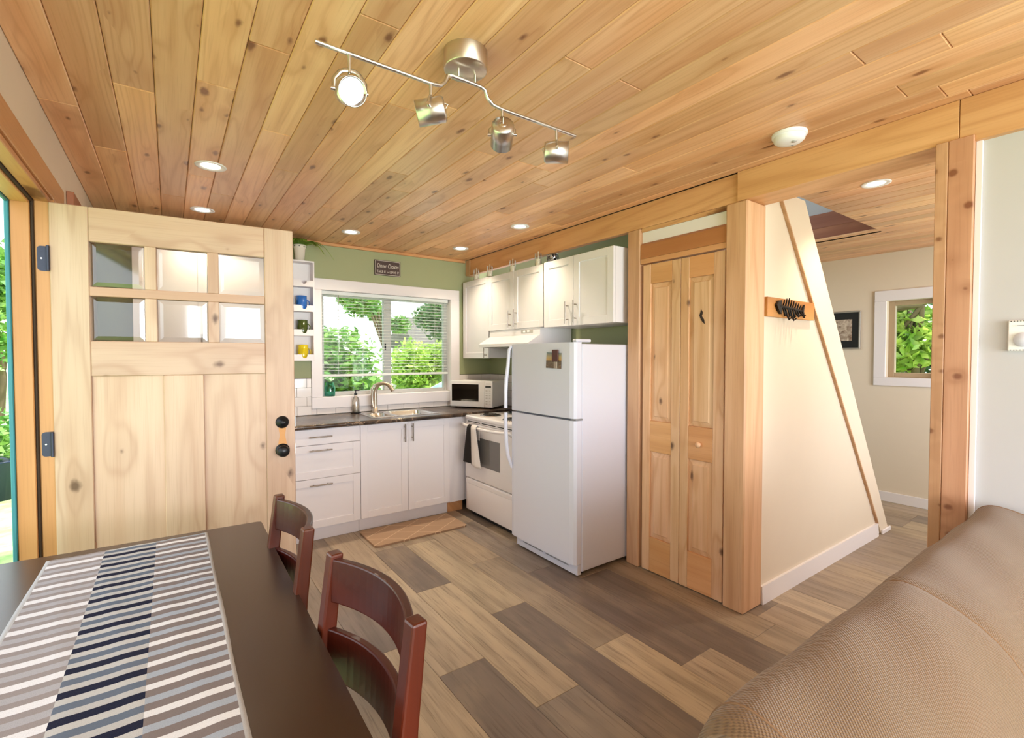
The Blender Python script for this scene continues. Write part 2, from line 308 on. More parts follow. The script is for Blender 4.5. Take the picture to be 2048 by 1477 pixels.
# ------------------------------------------------------------------ mesh helpers
class MB:
    def __init__(s): s.v = []; s.f = []; s.sm = []; s.mi = []; s.cur = 0
    def add(s, vs, fs, smooth=False):
        b = len(s.v); s.v += [tuple(x) for x in vs]
        for f in fs: s.f.append([b+i for i in f]); s.sm.append(smooth); s.mi.append(s.cur)
        return s
    def box(s, x0, x1, y0, y1, z0, z1, c=0.0):
        x0, x1 = min(x0, x1), max(x0, x1); y0, y1 = min(y0, y1), max(y0, y1); z0, z1 = min(z0, z1), max(z0, z1)
        if c <= 0:
            return s.add([(x0,y0,z0),(x1,y0,z0),(x1,y1,z0),(x0,y1,z0),(x0,y0,z1),(x1,y0,z1),(x1,y1,z1),(x0,y1,z1)],
                         [(3,2,1,0),(4,5,6,7),(0,1,5,4),(1,2,6,5),(2,3,7,6),(3,0,4,7)])
        c = min(c, (x1-x0)*.45, (y1-y0)*.45, (z1-z0)*.45)
        bm = bmesh.new(); bmesh.ops.create_cube(bm, size=1.0)
        bmesh.ops.scale(bm, vec=(x1-x0, y1-y0, z1-z0), verts=bm.verts); bmesh.ops.translate(bm, vec=((x0+x1)/2, (y0+y1)/2, (z0+z1)/2), verts=bm.verts)
        bmesh.ops.bevel(bm, geom=bm.edges[:], offset=c, segments=1, affect='EDGES')
        bm.verts.index_update(); vs = [v.co[:] for v in bm.verts]; fs = [[v.index for v in f.verts] for f in bm.faces]; bm.free()
        return s.add(vs, fs)
    def rbox(s, x0, x1, y0, y1, z0, z1, r, seg=3):
        bm = bmesh.new(); bmesh.ops.create_cube(bm, size=1.0)
        bmesh.ops.scale(bm, vec=(x1-x0, y1-y0, z1-z0), verts=bm.verts); bmesh.ops.translate(bm, vec=((x0+x1)/2, (y0+y1)/2, (z0+z1)/2), verts=bm.verts)
        bmesh.ops.bevel(bm, geom=bm.edges[:], offset=r, segments=seg, profile=0.5, affect='EDGES')
        bm.verts.index_update(); vs = [v.co[:] for v in bm.verts]; fs = [[v.index for v in f.verts] for f in bm.faces]; bm.free()
        return s.add(vs, fs, True)
    def prism(s, poly, axis, a0, a1, smooth=False):
        # poly: 2D points in the two other axes (cyclic order x->yz, y->xz, z->xy)
        n = len(poly)
        def P(p, a): return {'x': (a, p[0], p[1]), 'y': (p[0], a, p[1]), 'z': (p[0], p[1], a)}[axis]
        vs = [P(p, a0) for p in poly] + [P(p, a1) for p in poly]
        side = [(i, (i+1) % n, n+(i+1) % n, n+i) for i in range(n)]
        s.add(vs, side, smooth); s.add(vs, [tuple(reversed(range(n))), tuple(range(n, 2*n))]); return s
    def frame(s, p0, p1):
        d = (Vector(p1)-Vector(p0)); d.normalize()
        a = Vector((0, 0, 1)) if abs(d.z) < 0.95 else Vector((1, 0, 0))
        x = a.cross(d).normalized(); return x, d.cross(x)
    def cyl(s, p0, p1, r0, r1=None, n=16, caps=True):
        r1 = r0 if r1 is None else r1; x, y = s.frame(p0, p1); p0, p1 = Vector(p0), Vector(p1)
        c = [(math.cos(2*math.pi*i/n), math.sin(2*math.pi*i/n)) for i in range(n)]
        a = [p0+(x*u+y*v)*r0 for u, v in c]; b = [p1+(x*u+y*v)*r1 for u, v in c]
        s.add(a+b, [(i, (i+1) % n, n+(i+1) % n, n+i) for i in range(n)], True)
        if caps:
            if r0 > 0: s.add(a, [tuple(reversed(range(n)))])
            if r1 > 0: s.add(b, [tuple(range(n))])
        return s
    def tube(s, pts, r, n=10, caps=True, ry=None):
        pts = [Vector(p) for p in pts]; rr = r if isinstance(r, (list, tuple)) else [r]*len(pts)
        rings = []; prev = None
        for i, p in enumerate(pts):
            d = (pts[min(i+1, len(pts)-1)]-pts[max(i-1, 0)]).normalized()
            if prev is None:
                a = Vector((0, 0, 1)) if abs(d.z) < 0.9 else Vector((1, 0, 0)); x = a.cross(d).normalized()
            else: x = (prev-d*prev.dot(d)).normalized()
            prev = x; y = d.cross(x); k = ry if ry else 1.0
            rings.append([p+(x*math.cos(2*math.pi*j/n)+y*(k*math.sin(2*math.pi*j/n)))*rr[i] for j in range(n)])
        vs = [v for q in rings for v in q]
        fs = [(i*n+j, i*n+(j+1) % n, (i+1)*n+(j+1) % n, (i+1)*n+j) for i in range(len(rings)-1) for j in range(n)]
        s.add(vs, fs, True)
        if caps: s.add(rings[0], [tuple(reversed(range(n)))]); s.add(rings[-1], [tuple(range(n))])
        return s
    def lathe(s, prof, c, n=24, axis=(0, 0, 1)):
        x, y = s.frame((0, 0, 0), axis); ax = Vector(axis).normalized(); c = Vector(c)
        rings = [[c+ax*h+(x*math.cos(2*math.pi*j/n)+y*math.sin(2*math.pi*j/n))*max(r, 1e-5) for j in range(n)] for r, h in prof]
        vs = [v for q in rings for v in q]
        fs = [(i*n+j, i*n+(j+1) % n, (i+1)*n+(j+1) % n, (i+1)*n+j) for i in range(len(rings)-1) for j in range(n)]
        return s.add(vs, fs, True)
    def grid(s, fn, nu, nv, smooth=True):
        vs = [fn(i/nu, j/nv) for j in range(nv+1) for i in range(nu+1)]
        return s.add(vs, [(j*(nu+1)+i, j*(nu+1)+i+1, (j+1)*(nu+1)+i+1, (j+1)*(nu+1)+i) for j in range(nv) for i in range(nu)], smooth)
    def build(s, name, mat, parent=None, local=False, fix=False):
        off = Vector((0, 0, 0))
        if parent is not None and not local:
            p = parent
            while p is not None: off += p.location; p = p.parent
        me = bpy.data.meshes.new(name); me.from_pydata([tuple(Vector(v)-off) for v in s.v], [], s.f)
        for m_ in (mat if isinstance(mat, (list, tuple)) else [mat]): me.materials.append(m_)
        me.polygons.foreach_set('use_smooth', s.sm); me.polygons.foreach_set('material_index', s.mi)
        if fix:
            bm = bmesh.new(); bm.from_mesh(me); bmesh.ops.recalc_face_normals(bm, faces=bm.faces); bm.to_mesh(me); bm.free()
        me.update()
        o = bpy.data.objects.new(name, me); col.objects.link(o)
        if parent is not None: o.parent = parent
        return o
def tag(o, label, cat, group=None, kind=None):
    o['label'] = label; o['category'] = cat
    if group: o['group'] = group
    if kind: o['kind'] = kind
    return o
def thing(name, label, cat, loc=(0, 0, 0), rz=0.0, group=None, kind=None):
    o = bpy.data.objects.new(name, None); o.empty_display_size = 0.1; col.objects.link(o)
    o.location = loc; o.rotation_euler = (0, 0, rz); return tag(o, label, cat, group, kind)
def part(name, mat, parent, fn, local=False, fix=False):
    b = MB(); fn(b); return b.build(name, mat, parent, local, fix)
def boxpart(name, mat, parent, dims, c=0.0, local=False):
    return MB().box(*dims, c).build(name, mat, parent, local)
def copy_tree(o, parent=None):
    c = o.copy(); col.objects.link(c); c.parent = parent
    for ch in list(o.children): copy_tree(ch, c)
    return c
def lettering(name, text, size, mat, parent, loc, rot, shear=0.0, extrude=0.0008, sx=1.0, align='CENTER'):
    cu = bpy.data.curves.new(name, 'FONT'); cu.body = text; cu.size = size; cu.extrude = extrude; cu.shear = shear; cu.align_x = align; cu.align_y = 'CENTER'
    t = bpy.data.objects.new(name+'_tmp', cu); col.objects.link(t)
    dg = bpy.context.evaluated_depsgraph_get(); dg.update()
    me = bpy.data.meshes.new_from_object(t.evaluated_get(dg)); bpy.data.objects.remove(t); bpy.data.curves.remove(cu)
    me.materials.clear(); me.materials.append(mat); me.name = name
    o = bpy.data.objects.new(name, me); col.objects.link(o)
    if parent is not None: o.parent = parent
    o.location = loc; o.rotation_euler = rot; o.scale = (sx, 1, 1); return o

# ================================================================== THE SETTING
XL, XB, XK, XF, YW, ZC = -0.415, 2.59, 2.92, 5.82, 4.50, 2.48
# ---- floor
floor = boxpart('floor', M['subfloor'], None, (-0.54, 5.94, -2.6, 4.62, -0.12, -0.008))
tag(floor, 'mixed brown wood-look plank floor', 'floor', kind='structure')
PW = 0.24
tones = {'l': '#b3a28c', 'm': '#998979', 'd': '#7a6d65', 'g': '#8c8076', 't': '#a5937e'}
known = {  # column start x -> list of (y_end, tone) from near to far
    0.73: [(0.9, 'm'), (2.24, 'l'), (2.9, 'd'), (4.5, 'm')],
    0.97: [(0.75, 'd'), (1.925, 'd'), (3.1, 'l'), (4.5, 't')],
    1.21: [(1.52, 'g'), (2.70, 'l'), (3.45, 'd'), (4.5, 'm')],
    1.45: [(1.0, 't'), (2.23, 'd'), (3.43, 'l'), (4.5, 'm')],
    1.69: [(1.665, 'l'), (2.85, 'm'), (3.75, 't'), (4.5, 'm')],
    1.93: [(1.335, 'l'), (2.52, 'd'), (3.6, 'g'), (4.5, 'm')],
    2.17: [(0.95, 'm'), (2.26, 'd'), (3.4, 'm'), (4.5, 'd')],
    2.41: [(1.25, 't'), (2.45, 't'), (3.6, 'm'), (4.5, 'm')],
}
k0 = int(math.floor((XL-0.73)/PW)); x = 0.73+k0*PW
while x < XF:
    xs, xe = max(x, XL), min(x+PW, XF)
    key = next((k for k in known if abs(k-x) < 0.02), None)
    segs = known.get(key)
    if segs is None:
        segs = []; y = -1.3+random.random()*1.2
        while y < YW:
            segs.append((min(y, YW), random.choice('lmdtgtm'))); y += 1.2
        segs.append((YW, random.choice('lmt')))
    y = -0.6 if x < XB else -0.9
    for ye, t in segs:
        if ye-y < 0.02: continue
        if xe-xs > 0.02:
            b = boxpart('plank', M['plank'], floor, (xs+0.0006, xe-0.0006, y+0.0006, ye-0.0006, -0.008, 0.0), 0.0012)
            cc = srgb(tones[t]); k = random.uniform(0.93, 1.07); b.color = (cc[0]*k, cc[1]*k, cc[2]*k*random.uniform(0.95, 1.03), 1)
        y = ye
    x += PW
rear = boxpart('rear_plank_run', M['plank'], floor, (XL, XB, -2.6, -0.6, -0.008, 0.0)); rear.color = srgb(tones['m'])

# ---- ceiling boards
ceiling = part('ceiling', M['subfloor'], None, lambda b: (b.box(-0.75, 2.79, -3.1, 5.1, 2.50, 2.60), b.box(2.79, 6.3, -3.1, 1.40, 2.50, 2.60), b.box(4.80, 6.3, 1.40, 5.1, 2.50, 2.60)))
tag(ceiling, 'knotty honey-coloured wood plank ceiling', 'ceiling', kind='structure')
BW = 0.128; k = -3
def ceil_row(xs, xe, y0, y1, first=None):
    y = y0; nxt = y0+(first if first else random.uniform(0.5, 2.2))
    while y < y1-0.02:
        ye = min(nxt, y1)
        if y1-ye < 0.3: ye = y1
        boxpart('board', M['ceil'], ceiling, (xs+0.0008, xe-0.0008, y+0.0005, ye-0.0005, ZC, ZC+0.018), 0.0035)
        y = ye; nxt = y+random.uniform(1.1, 2.6)
x = -0.032+k*BW
while x < XB-0.005:
    xs, xe = max(x, XL), min(x+BW, XB+0.01)
    if xe-xs > 0.01: ceil_row(xs, xe, -2.6, YW, random.uniform(2.2, 3.6))
    x += BW
x = 2.79
while x < XF:
    xe = min(x+BW, XF)
    if xe <= 3.0 or xe > 4.752: ceil_row(x, xe, -0.9, YW if xe > 4.752 else 1.41)
    else: ceil_row(x, xe, -0.9, 1.457)
    x += BW

# ---- walls
def wall(name, mat, label, *boxes):
    b = MB()
    for d in boxes: b.box(*d)
    return tag(b.build(name, mat), label, 'wall', kind='structure')
WX0, WX1, WZ0, WZ1 = 1.112, 2.412, 1.087, 2.058
wall_back = wall('wall_back', M['green'], 'sage green kitchen wall around the wide window',
     (-0.535, WX0, YW, 4.62, 0, 2.5), (WX1, 5.94, YW, 4.62, 0, 2.5), (WX0, WX1, YW, 4.62, 0, WZ0), (WX0, WX1, YW, 4.62, WZ1, 2.5))
DY0, DY1, DZ = 0.60, 2.815, 2.125
wall_left = wall('wall_left', M['cream'], 'cream wall holding the open entry doorway',
     (-0.535, XL, -2.6, -1.9, 0, 2.5), (-0.535, XL, -0.4, DY0, 0, 2.5), (-0.535, XL, -1.9, -0.4, 0, 0.9), (-0.535, XL, -1.9, -0.4, 2.1, 2.5), (-0.535, XL, DY1, YW, 0, 2.5), (-0.535, XL, DY0, DY1, DZ, 2.5))  # opening nearest the rear is added for the side lamp
wall_right = wall('wall_right', M['green'], 'sage green wall behind refrigerator, stove and upper cabinets', (XK, 3.04, 2.20, YW, 0, 2.5))
wall('wall_closet', M['whitewall'], 'white closet partition behind the bifold door', (2.72, 2.92, 2.14, 2.20, 0, 2.5), (2.79, 2.92, 1.47, 2.14, 2.30, 2.5))
stair_wall = MB(); stair_wall.prism([(2.79, 0), (4.72, 0), (3.00, 2.46), (3.00, 2.5), (2.79, 2.5)], 'y', 1.41, 1.455)
stair_wall = tag(stair_wall.build('wall_stair', M['cream'], fix=True), 'cream wall with a steep diagonal edge beside the stairs', 'wall', kind='structure')
wall('wall_far', M['cream'], 'cream end wall of the hallway around the small window',
     (XF, 5.94, -1.0, 1.29, 0, 2.5), (XF, 5.94, 1.717, YW, 0, 2.5), (XF, 5.94, 1.29, 1.717, 0, 1.243), (XF, 5.94, 1.29, 1.717, 2.0, 2.5))
wall('wall_right_near', M['whitewall'], 'white wall behind the sofa carrying the thermostat', (2.62, 2.74, -2.6, 0.489, 0, 2.5))
wall('wall_hall', M['cream'], 'cream wall closing the hallway behind the post', (2.74, 3.5, -1.05, -0.9, 0, 2.5), (5.1, 5.94, -1.05, -0.9, 0, 2.5), (3.5, 5.1, -1.05, -0.9, 0, 0.85), (3.5, 5.1, -1.05, -0.9, 2.15, 2.5))  # opening in this wall is added for the hall lamp
wall('wall_rear', M['cream'], 'cream rear wall with a wide opening added for light', (-0.535, -0.28, -2.72, -2.6, 0, 2.5), (2.48, 2.74, -2.72, -2.6, 0, 2.5), (-0.28, 2.48, -2.72, -2.6, 0, 0.33), (-0.28, 2.48, -2.72, -2.6, 2.28, 2.5))  # unseen opening added so the rear lamps can shine in
wall('wall_stairwell', M['whitewall'], 'white upper stairwell wall above the hallway opening', (4.80, 4.90, 1.30, 2.9, 2.70, 3.9), (2.8, 4.9, 1.30, 1.40, 2.6, 3.9), (2.7, 2.8, 1.30, 2.9, 2.6, 3.9), (2.7, 4.9, 1.3, 2.9, 3.9, 4.0))
hdr = boxpart('trim_1', M['redboard'], None, (4.755, 4.80, 1.457, 2.9, 2.48, 2.60), 0.002); tag(hdr, 'lower reddish brown header board of the stair opening', 'board', kind='structure')
hdr = boxpart('trim_2', M['redboard'], None, (4.765, 4.80, 1.457, 2.9, 2.601, 2.73), 0.002); tag(hdr, 'upper reddish brown header board of the stair opening', 'board', kind='structure')
# stair skirt board along the diagonal and its thin wood strip
def diag(x0t, x1t, x0b, x1b, zt=2.43, zb=0.0): return [(x0b, zb), (x1b, zb), (x1t, zt), (x0t, zt)]
b = MB().prism(diag(2.925, 3.268, 4.71, 4.872), 'y', 1.398, 1.456); tag(b.build('trim_3', M['cream'], fix=True), 'wide cream skirt board on the diagonal stair edge', 'board', kind='structure')
b = MB().prism(diag(2.922, 2.935, 4.616, 4.629, 2.43, 0.106), 'y', 1.391, 1.41); tag(b.build('trim_4', M['post'], fix=True), 'thin wooden strip running down the diagonal stair wall', 'moulding', kind='structure')
def tagged(name, dims, mat, label, cat, c=0.003): return tag(boxpart(name, mat, None, dims, c), label, cat, kind='structure')
b = MB().prism([(1.39, 0), (1.41, 0), (1.41, 0.106), (1.395, 0.106)], 'x', 2.79, 4.63); tag(b.build('baseboard_stair', M['white_trim'], fix=True), 'cream baseboard along the stair wall', 'baseboard', kind='structure')
tagged('baseboard_stair_end', (4.70, 4.885, 1.384, 1.397, 0, 0.035), M['white_trim'], 'short cream baseboard end at the stair skirt', 'baseboard')
tagged('baseboard_far', (5.805, XF, -0.9, YW, 0, 0.098), M['white_trim'], 'white baseboard along the hallway end wall', 'baseboard')
# beams and posts
def beam(name, y0, y1, label, mat='beam', x0=XB, z0=2.317, x1=2.79): return tagged(name, (x0, x1, y0, y1, z0, 2.479), M[mat], label, 'beam', 0.002)
beam('beam_kitchen', 1.463, 4.41, 'long wooden ceiling beam above the kitchen cabinets', x0=2.607, x1=2.655)
beam('beam_hall', 0.538, 1.461, 'wooden ceiling beam spanning the hallway opening')
beam('beam_near', -2.6, 0.536, 'wooden ceiling beam above the white wall', z0=2.30)
tagged('trim_5', (2.603, 2.72, 4.412, YW, 2.317, 2.479), M['post'], 'pale end block of the ceiling beam at the green wall', 'block')
tagged('trim_6', (XL, XB, 4.478, YW, 2.452, 2.479), M['beamx'], 'narrow wooden crown moulding above the kitchen window', 'moulding')
b = MB().box(XB-0.003, 2.79, 1.399, 1.525, 0, 2.316, 0.008); tag(b.build('post_closet', M['post']), 'thick wooden post between closet door and hallway', 'post', kind='structure')
b = MB().box(2.597, 2.72, 2.145, 2.252, 0, 2.316, 0.006); tag(b.build('post_kitchen', M['post']), 'slim wooden post between refrigerator and closet door', 'post', kind='structure')
b = MB().box(XB-0.004, 2.76, 0.490, 0.605, 0, 2.320, 0.002); ph_ = tag(b.build('post_hall', M['cedar']), 'knotty reddish wooden post beside the white wall', 'post', kind='structure')
for y0_, y1_ in ((0.489, 0.5655), (0.5665, 0.606)): boxpart('board', M['cedar'], ph_, (XB-0.013, XB-0.004, y0_, y1_, 0, 2.322), 0.0025)
tagged('trim_7', (2.606, 2.62, 0.47, 0.489, 0.0, 2.30), M['white_trim'], 'thin white corner strip beside the knotty post', 'moulding', 0.001)
# closet header
tagged('trim_8', (2.612, 2.66, 1.526, 2.144, 2.290, 2.316), M['beam'], 'thin wooden strip under the beam above the closet', 'moulding', 0.001)
b = MB().prism([(2.600, 2.108), (2.625, 2.108), (2.640, 2.216), (2.620, 2.216), (2.602, 2.200)], 'y', 1.527, 2.143); tag(b.build('trim_9', M['brownboard'], fix=True), 'dark stained header board above the closet door', 'board', kind='structure')
tagged('trim_10', (2.601, 2.64, 1.527, 2.143, 2.074, 2.107), M['piney'], 'pale wooden strip right above the closet door', 'moulding', 0.001)
tagged('trim_22', (2.622, 2.634, 1.527, 2.143, 2.2165, 2.2895), M['white_trim'], 'white strip panel above the closet door', 'panel', 0.0)
# ---- entry doorway: jambs, casing, exterior trim
tagged('trim_11', (XL, XL+0.020, DY0-0.1, 3.09, 2.128, 2.232), M['casing'], 'wooden head casing above the entry doorway', 'casing')
tagged('trim_12', (XL, XL+0.020, 2.835, 2.95, 0, 2.127), M['casingz'], 'wooden side casing behind the open entry door', 'casing')
tagged('trim_13', (-0.452, XL+0.012, 2.792, DY1, 0, DZ), M['casingz'], 'orange wooden hinge jamb of the entry doorway', 'jamb')
tagged('trim_14', (-0.462, -0.4525, 2.784, DY1, 0, DZ-0.01), M['weather'], 'dark weatherstrip on the hinge jamb', 'weatherstrip')
tagged('trim_15', (-0.521, -0.4625, 2.776, DY1, 0, DZ), M['casingz'], 'pale wooden door stop of the entry doorway', 'jamb')
tagged('trim_16', (-0.5365, -0.5215, 2.770, 2.90, -0.05, 2.2), M['teal'], 'teal painted exterior trim of the entry doorway', 'moulding')
tagged('trim_17', (-0.452, XL+0.012, DY0, DY1-0.024, 2.103, DZ), M['casing'], 'orange wooden head jamb of the entry doorway', 'jamb')
tagged('trim_18', (-0.462, -0.4525, DY0, 2.783, 2.095, DZ), M['weather'], 'dark weatherstrip on the head jamb', 'weatherstrip')
tagged('trim_19', (-0.521, -0.4625, DY0, 2.775, 2.087, DZ), M['casing'], 'pale wooden head stop of the entry doorway', 'jamb')
tagged('trim_20', (-0.5365, -0.5215, DY0, 2.769, 2.080, 2.2), M['teal'], 'teal painted exterior head trim of the entry doorway', 'moulding')
tagged('trim_21', (-0.55, XL, DY0, 2.775, 0.0, 0.012), M['casing'], 'wooden threshold of the entry doorway', 'threshold')
# ---- entry door (open)
door = thing('door_1', 'open pale knotty wood entry door with six small panes', 'door', (-0.404, 2.768, 0), math.atan2(-0.084, 0.930), kind='structure')
DW, DT, D0 = 0.934, 0.044, 0.018
def dpart(name, u0, u1, z0, z1, d0, d1, mat, c=0.003): return boxpart(name, M[mat], door, (u0, u1, d0, d1, z0, z1), c, True)
us = [0.126, 0.318, 0.361, 0.559, 0.604, 0.801]; zt0, zt1, zt2, zt3 = 1.520, 1.716, 1.756, 1.951
dpart('stile', 0.0, 0.1255, D0, 2.10, 0, DT, 'alder'); dpart('stile', 0.8015, DW, D0, 2.10, 0, DT, 'alder')
dpart('rail', 0.126, 0.801, zt3, 2.10, 0, DT, 'alderx'); dpart('rail', 0.126, 0.801, 1.366, zt0, 0, DT, 'alderx'); dpart('rail', 0.126, 0.801, D0, 0.26, 0, DT, 'alderx')
dpart('muntin', 0.126, 0.801, zt1, zt2, 0.0, DT, 'alderx', 0.002)
for a, b_ in ((us[1], us[2]), (us[3], us[4])):
    dpart('muntin', a, b_, zt2+0.0003, zt3, 0.0, DT, 'alder', 0.002); dpart('muntin', a, b_, zt0, zt1-0.0003, 0.0, DT, 'alder', 0.002)
dpart('mullion', 0.380, 0.537, 0.26, 1.3655, 0.0, DT, 'alder')
dpart('panel', 0.126, 0.3795, 0.26, 1.3655, 0.012, 0.034, 'alder', 0.0); dpart('panel', 0.5375, 0.801, 0.26, 1.3655, 0.012, 0.034, 'alder', 0.0)
for i in range(3):
    for z0, z1 in ((zt0, zt1), (zt2, zt3)):
        a, b_ = us[2*i], us[2*i+1]; mb = MB(); e = 0.022
        o_ = [(a, z0), (b_, z0), (b_, z1), (a, z1)]; n_ = [(a+e, z0+e), (b_-e, z0+e), (b_-e, z1-e), (a+e, z1-e)]
        vs_ = [(p[0], 0.019, p[1]) for p in o_]+[(p[0], 0.014, p[1]) for p in n_]+[(p[0], 0.024, p[1]) for p in n_]
        mb.add(vs_, [(4, 5, 6, 7)]+[(k, (k+1) % 4, 4+(k+1) % 4, 4+k) for k in range(4)])
        mb.build('pane', M['bevelglass'], door, True)
for z, r, nm in ((1.114, 0.030, 'deadbolt'), (0.970, 0.031, 'knob')):
    k = MB()
    if nm == 'knob': k.lathe([(0, -0.062), (0.018, -0.061), (0.028, -0.052), (0.030, -0.042), (0.022, -0.03), (0.012, -0.022), (0.012, -0.006), (0.032, -0.005), (0.034, 0.0)], (0.874, 0, z), 28, (0, 1, 0))
    else: k.lathe([(0, -0.022), (0.016, -0.021), (0.018, -0.012), (0.026, -0.011), (0.031, -0.004), (0.032, 0.0)], (0.874, 0, z), 28, (0, 1, 0)).box(0.862, 0.886, -0.034, -0.02, z-0.004, z+0.004, 0.002)
    k.build(nm, M['black'], door, True, fix=True)
    boxpart('latch', M['nickel'], door, (DW-0.001, DW+0.003, 0.010, 0.034, z-0.028, z+0.028), 0.001, True)
s_ = plain('knob_wear', '#c98f55', 0.6)
part('backplate', s_, door, lambda b: b.prism([(0.856, 1.085), (0.862, 1.045), (0.853, 1.0), (0.895, 1.0), (0.886, 1.045), (0.892, 1.085)], 'y', -0.0008, 0.0002), True, True)
for z in (1.865, 1.08, 0.30):
    h = MB(); h.cyl((-0.004, -0.004, z-0.052), (-0.004, -0.004, z+0.052), 0.0055, n=10); h.build('hinge', M['blackhinge'], door, True)
for z in (1.865, 1.08, 0.30):
    pl = MB()
    pts = []
    for cx, cz, a0 in ((-0.445+0.012, z+0.052-0.012, 90), (-0.445+0.012, z-0.052+0.012, 180)):
        pts += [(cx+0.012*math.cos(R(a0+q*22.5)), cz+0.012*math.sin(R(a0+q*22.5))) for q in range(5)]
    pts += [(-0.404, z-0.052), (-0.404, z+0.052)]
    pl.prism(pts, 'y', 2.789, 2.7925); p = pl.build('hinge_leaf', M['blackhinge'], None, fix=True)
    p.parent = door; p.matrix_parent_inverse = Matrix.LocRotScale(door.location, door.rotation_euler, None).inverted()
    for dz in (-0.03, 0.0, 0.03): 
        sc = MB(); sc.cyl((-0.432, 2.7875, z+dz), (-0.432, 2.789, z+dz), 0.0035, n=8); q = sc.build('screw', M['nickel' if dz == 0 else 'blackhinge'], None); q.parent = p
# ---- closet bifold door
cd = thing('door_2', 'knotty pine bifold closet door with raised panels', 'door', (2.605, 1.83, 0), kind='structure')
def leaf(y0, y1, nm, ya, yb):
    lf = MB().box(2.630, 2.642, y0+0.01, y1-0.01, 0.02, 2.05).build(nm, M['pine'], cd)
    B = lambda n_, d, m_, c=0.002: boxpart(n_, M[m_], lf, d, c)
    B('stile', (2.605, 2.64, y0, ya, 0.008, 2.064), 'pine'); B('stile', (2.605, 2.64, yb, y1, 0.008, 2.064), 'pine')
    B('rail', (2.606, 2.64, ya+.0003, yb-.0003, 1.935, 2.064), 'piney'); B('rail', (2.606, 2.64, ya+.0003, yb-.0003, 0.818, 1.022), 'piney'); B('rail', (2.606, 2.64, ya+.0003, yb-.0003, 0.008, 0.238), 'piney')
    for z0, z1 in ((1.0225, 1.9345), (0.2385, 0.8175)):
        mb = MB(); e = 0.034
        o_ = [(ya, z0), (yb, z0), (yb, z1), (ya, z1)]; n_ = [(ya+e, z0+e), (yb-e, z0+e), (yb-e, z1-e), (ya+e, z1-e)]
        g_ = [(ya+e-.006, z0+e-.006), (yb-e+.006, z0+e-.006), (yb-e+.006, z1-e+.006), (ya+e-.006, z1-e+.006)]
        vs_ = [(2.620, *p) for p in o_]+[(2.613, *p) for p in g_]+[(2.609, *p) for p in n_]
        mb.add(vs_, [(8, 9, 10, 11)]+[(k, (k+1) % 4, 4+(k+1) % 4, 4+k) for k in range(4)]+[(4+k, 4+(k+1) % 4, 8+(k+1) % 4, 8+k) for k in range(4)])
        mb.build('panel', M['pine'], lf, fix=True)
    return lf
l1 = leaf(1.537, 1.8285, 'leaf', 1.604, 1.770); l2 = leaf(1.8315, 2.122, 'leaf', 1.894, 2.060)
part('knob', M['pine'], l1, lambda b: b.lathe([(0, -0.030), (0.013, -0.029), (0.018, -0.022), (0.015, -0.012), (0.008, -0.006), (0.010, 0.0)], (2.606, 1.688, 0.917), 20, (1, 0, 0)), fix=True)
kn = plain('burl', '#2c1a10', 0.6)
part('knot', kn, l1, lambda b: b.prism([(1.700, 1.70), (1.688, 1.735), (1.676, 1.715), (1.684, 1.695), (1.668, 1.672), (1.664, 1.645), (1.680, 1.66), (1.692, 1.678)], 'x', 2.6075, 2.6095), fix=True)
boxpart('floor_guide', M['nickel'], cd, (2.61, 2.63, 2.09, 2.115, 0, 0.008))
# ---- kitchen window
w1 = thing('window_1', 'wide white sliding kitchen window above the sink', 'window', (1.76, YW, 1.0), kind='structure')
W = lambda n_, d, m_='white_trim', c=0.003, par=None: boxpart(n_, M[m_], par or w1, d, c)
W('casing', (1.020, 2.515, 4.478, YW, 2.052, 2.152)); W('casing', (1.020, 2.515, 4.478, YW, 0.986, 1.088)); W('casing', (1.020, 1.112, 4.478, YW, 1.0885, 2.0515)); W('casing', (2.412, 2.515, 4.478, YW, 1.0885, 2.0515))
W('sill', (1.113, 2.411, 4.49, 4.60, 1.075, 1.090)); W('reveal', (1.104, 1.113, 4.49, 4.61, 1.09, 2.057)); W('reveal', (2.411, 2.42, 4.49, 4.61, 1.09, 2.057)); W('reveal', (1.113, 2.411, 4.49, 4.61, 2.052, 2.061))
W('frame', (1.114, 1.150, 4.57, 4.62, 1.09, 2.05), 'vinyl'); W('frame', (2.375, 2.410, 4.57, 4.62, 1.09, 2.05), 'vinyl'); W('frame', (1.150, 2.375, 4.57, 4.62, 1.09, 1.125), 'vinyl'); W('frame', (1.150, 2.375, 4.57, 4.62, 2.01, 2.05), 'vinyl')
W('mullion', (1.715, 1.790, 4.566, 4.618, 1.125, 2.01), 'vinyl'); W('lock', (1.722, 1.735, 4.556, 4.567, 1.52, 1.58), 'black')
W('pane', (1.150, 1.715, 4.594, 4.598, 1.125, 2.01), 'glass', 0); W('pane', (1.790, 2.375, 4.594, 4.598, 1.125, 2.01), 'glass', 0)
# ---- hall window
w2 = thing('window_2', 'small white-cased hallway window with tan frame', 'window', (XF, 1.5, 1.24), kind='structure')
W2 = lambda n_, d, m_='white_trim', c=0.003: boxpart(n_, M[m_], w2, d, c)
W2('casing', (5.800, XF, 1.19, 1.815, 2.002, 2.106)); W2('casing', (5.800, XF, 1.19, 1.815, 1.160, 1.243)); W2('casing', (5.800, XF, 1.716, 1.815, 1.2435, 2.0015)); W2('casing', (5.800, XF, 1.19, 1.291, 1.2435, 2.0015))
W2('frame', (5.88, 5.93, 1.665, 1.717, 1.243, 2.0), 'tan_vinyl'); W2('frame', (5.88, 5.93, 1.29, 1.342, 1.243, 2.0), 'tan_vinyl'); W2('frame', (5.88, 5.93, 1.342, 1.665, 1.243, 1.29), 'tan_vinyl'); W2('frame', (5.88, 5.93, 1.342, 1.665, 1.955, 2.0), 'tan_vinyl')
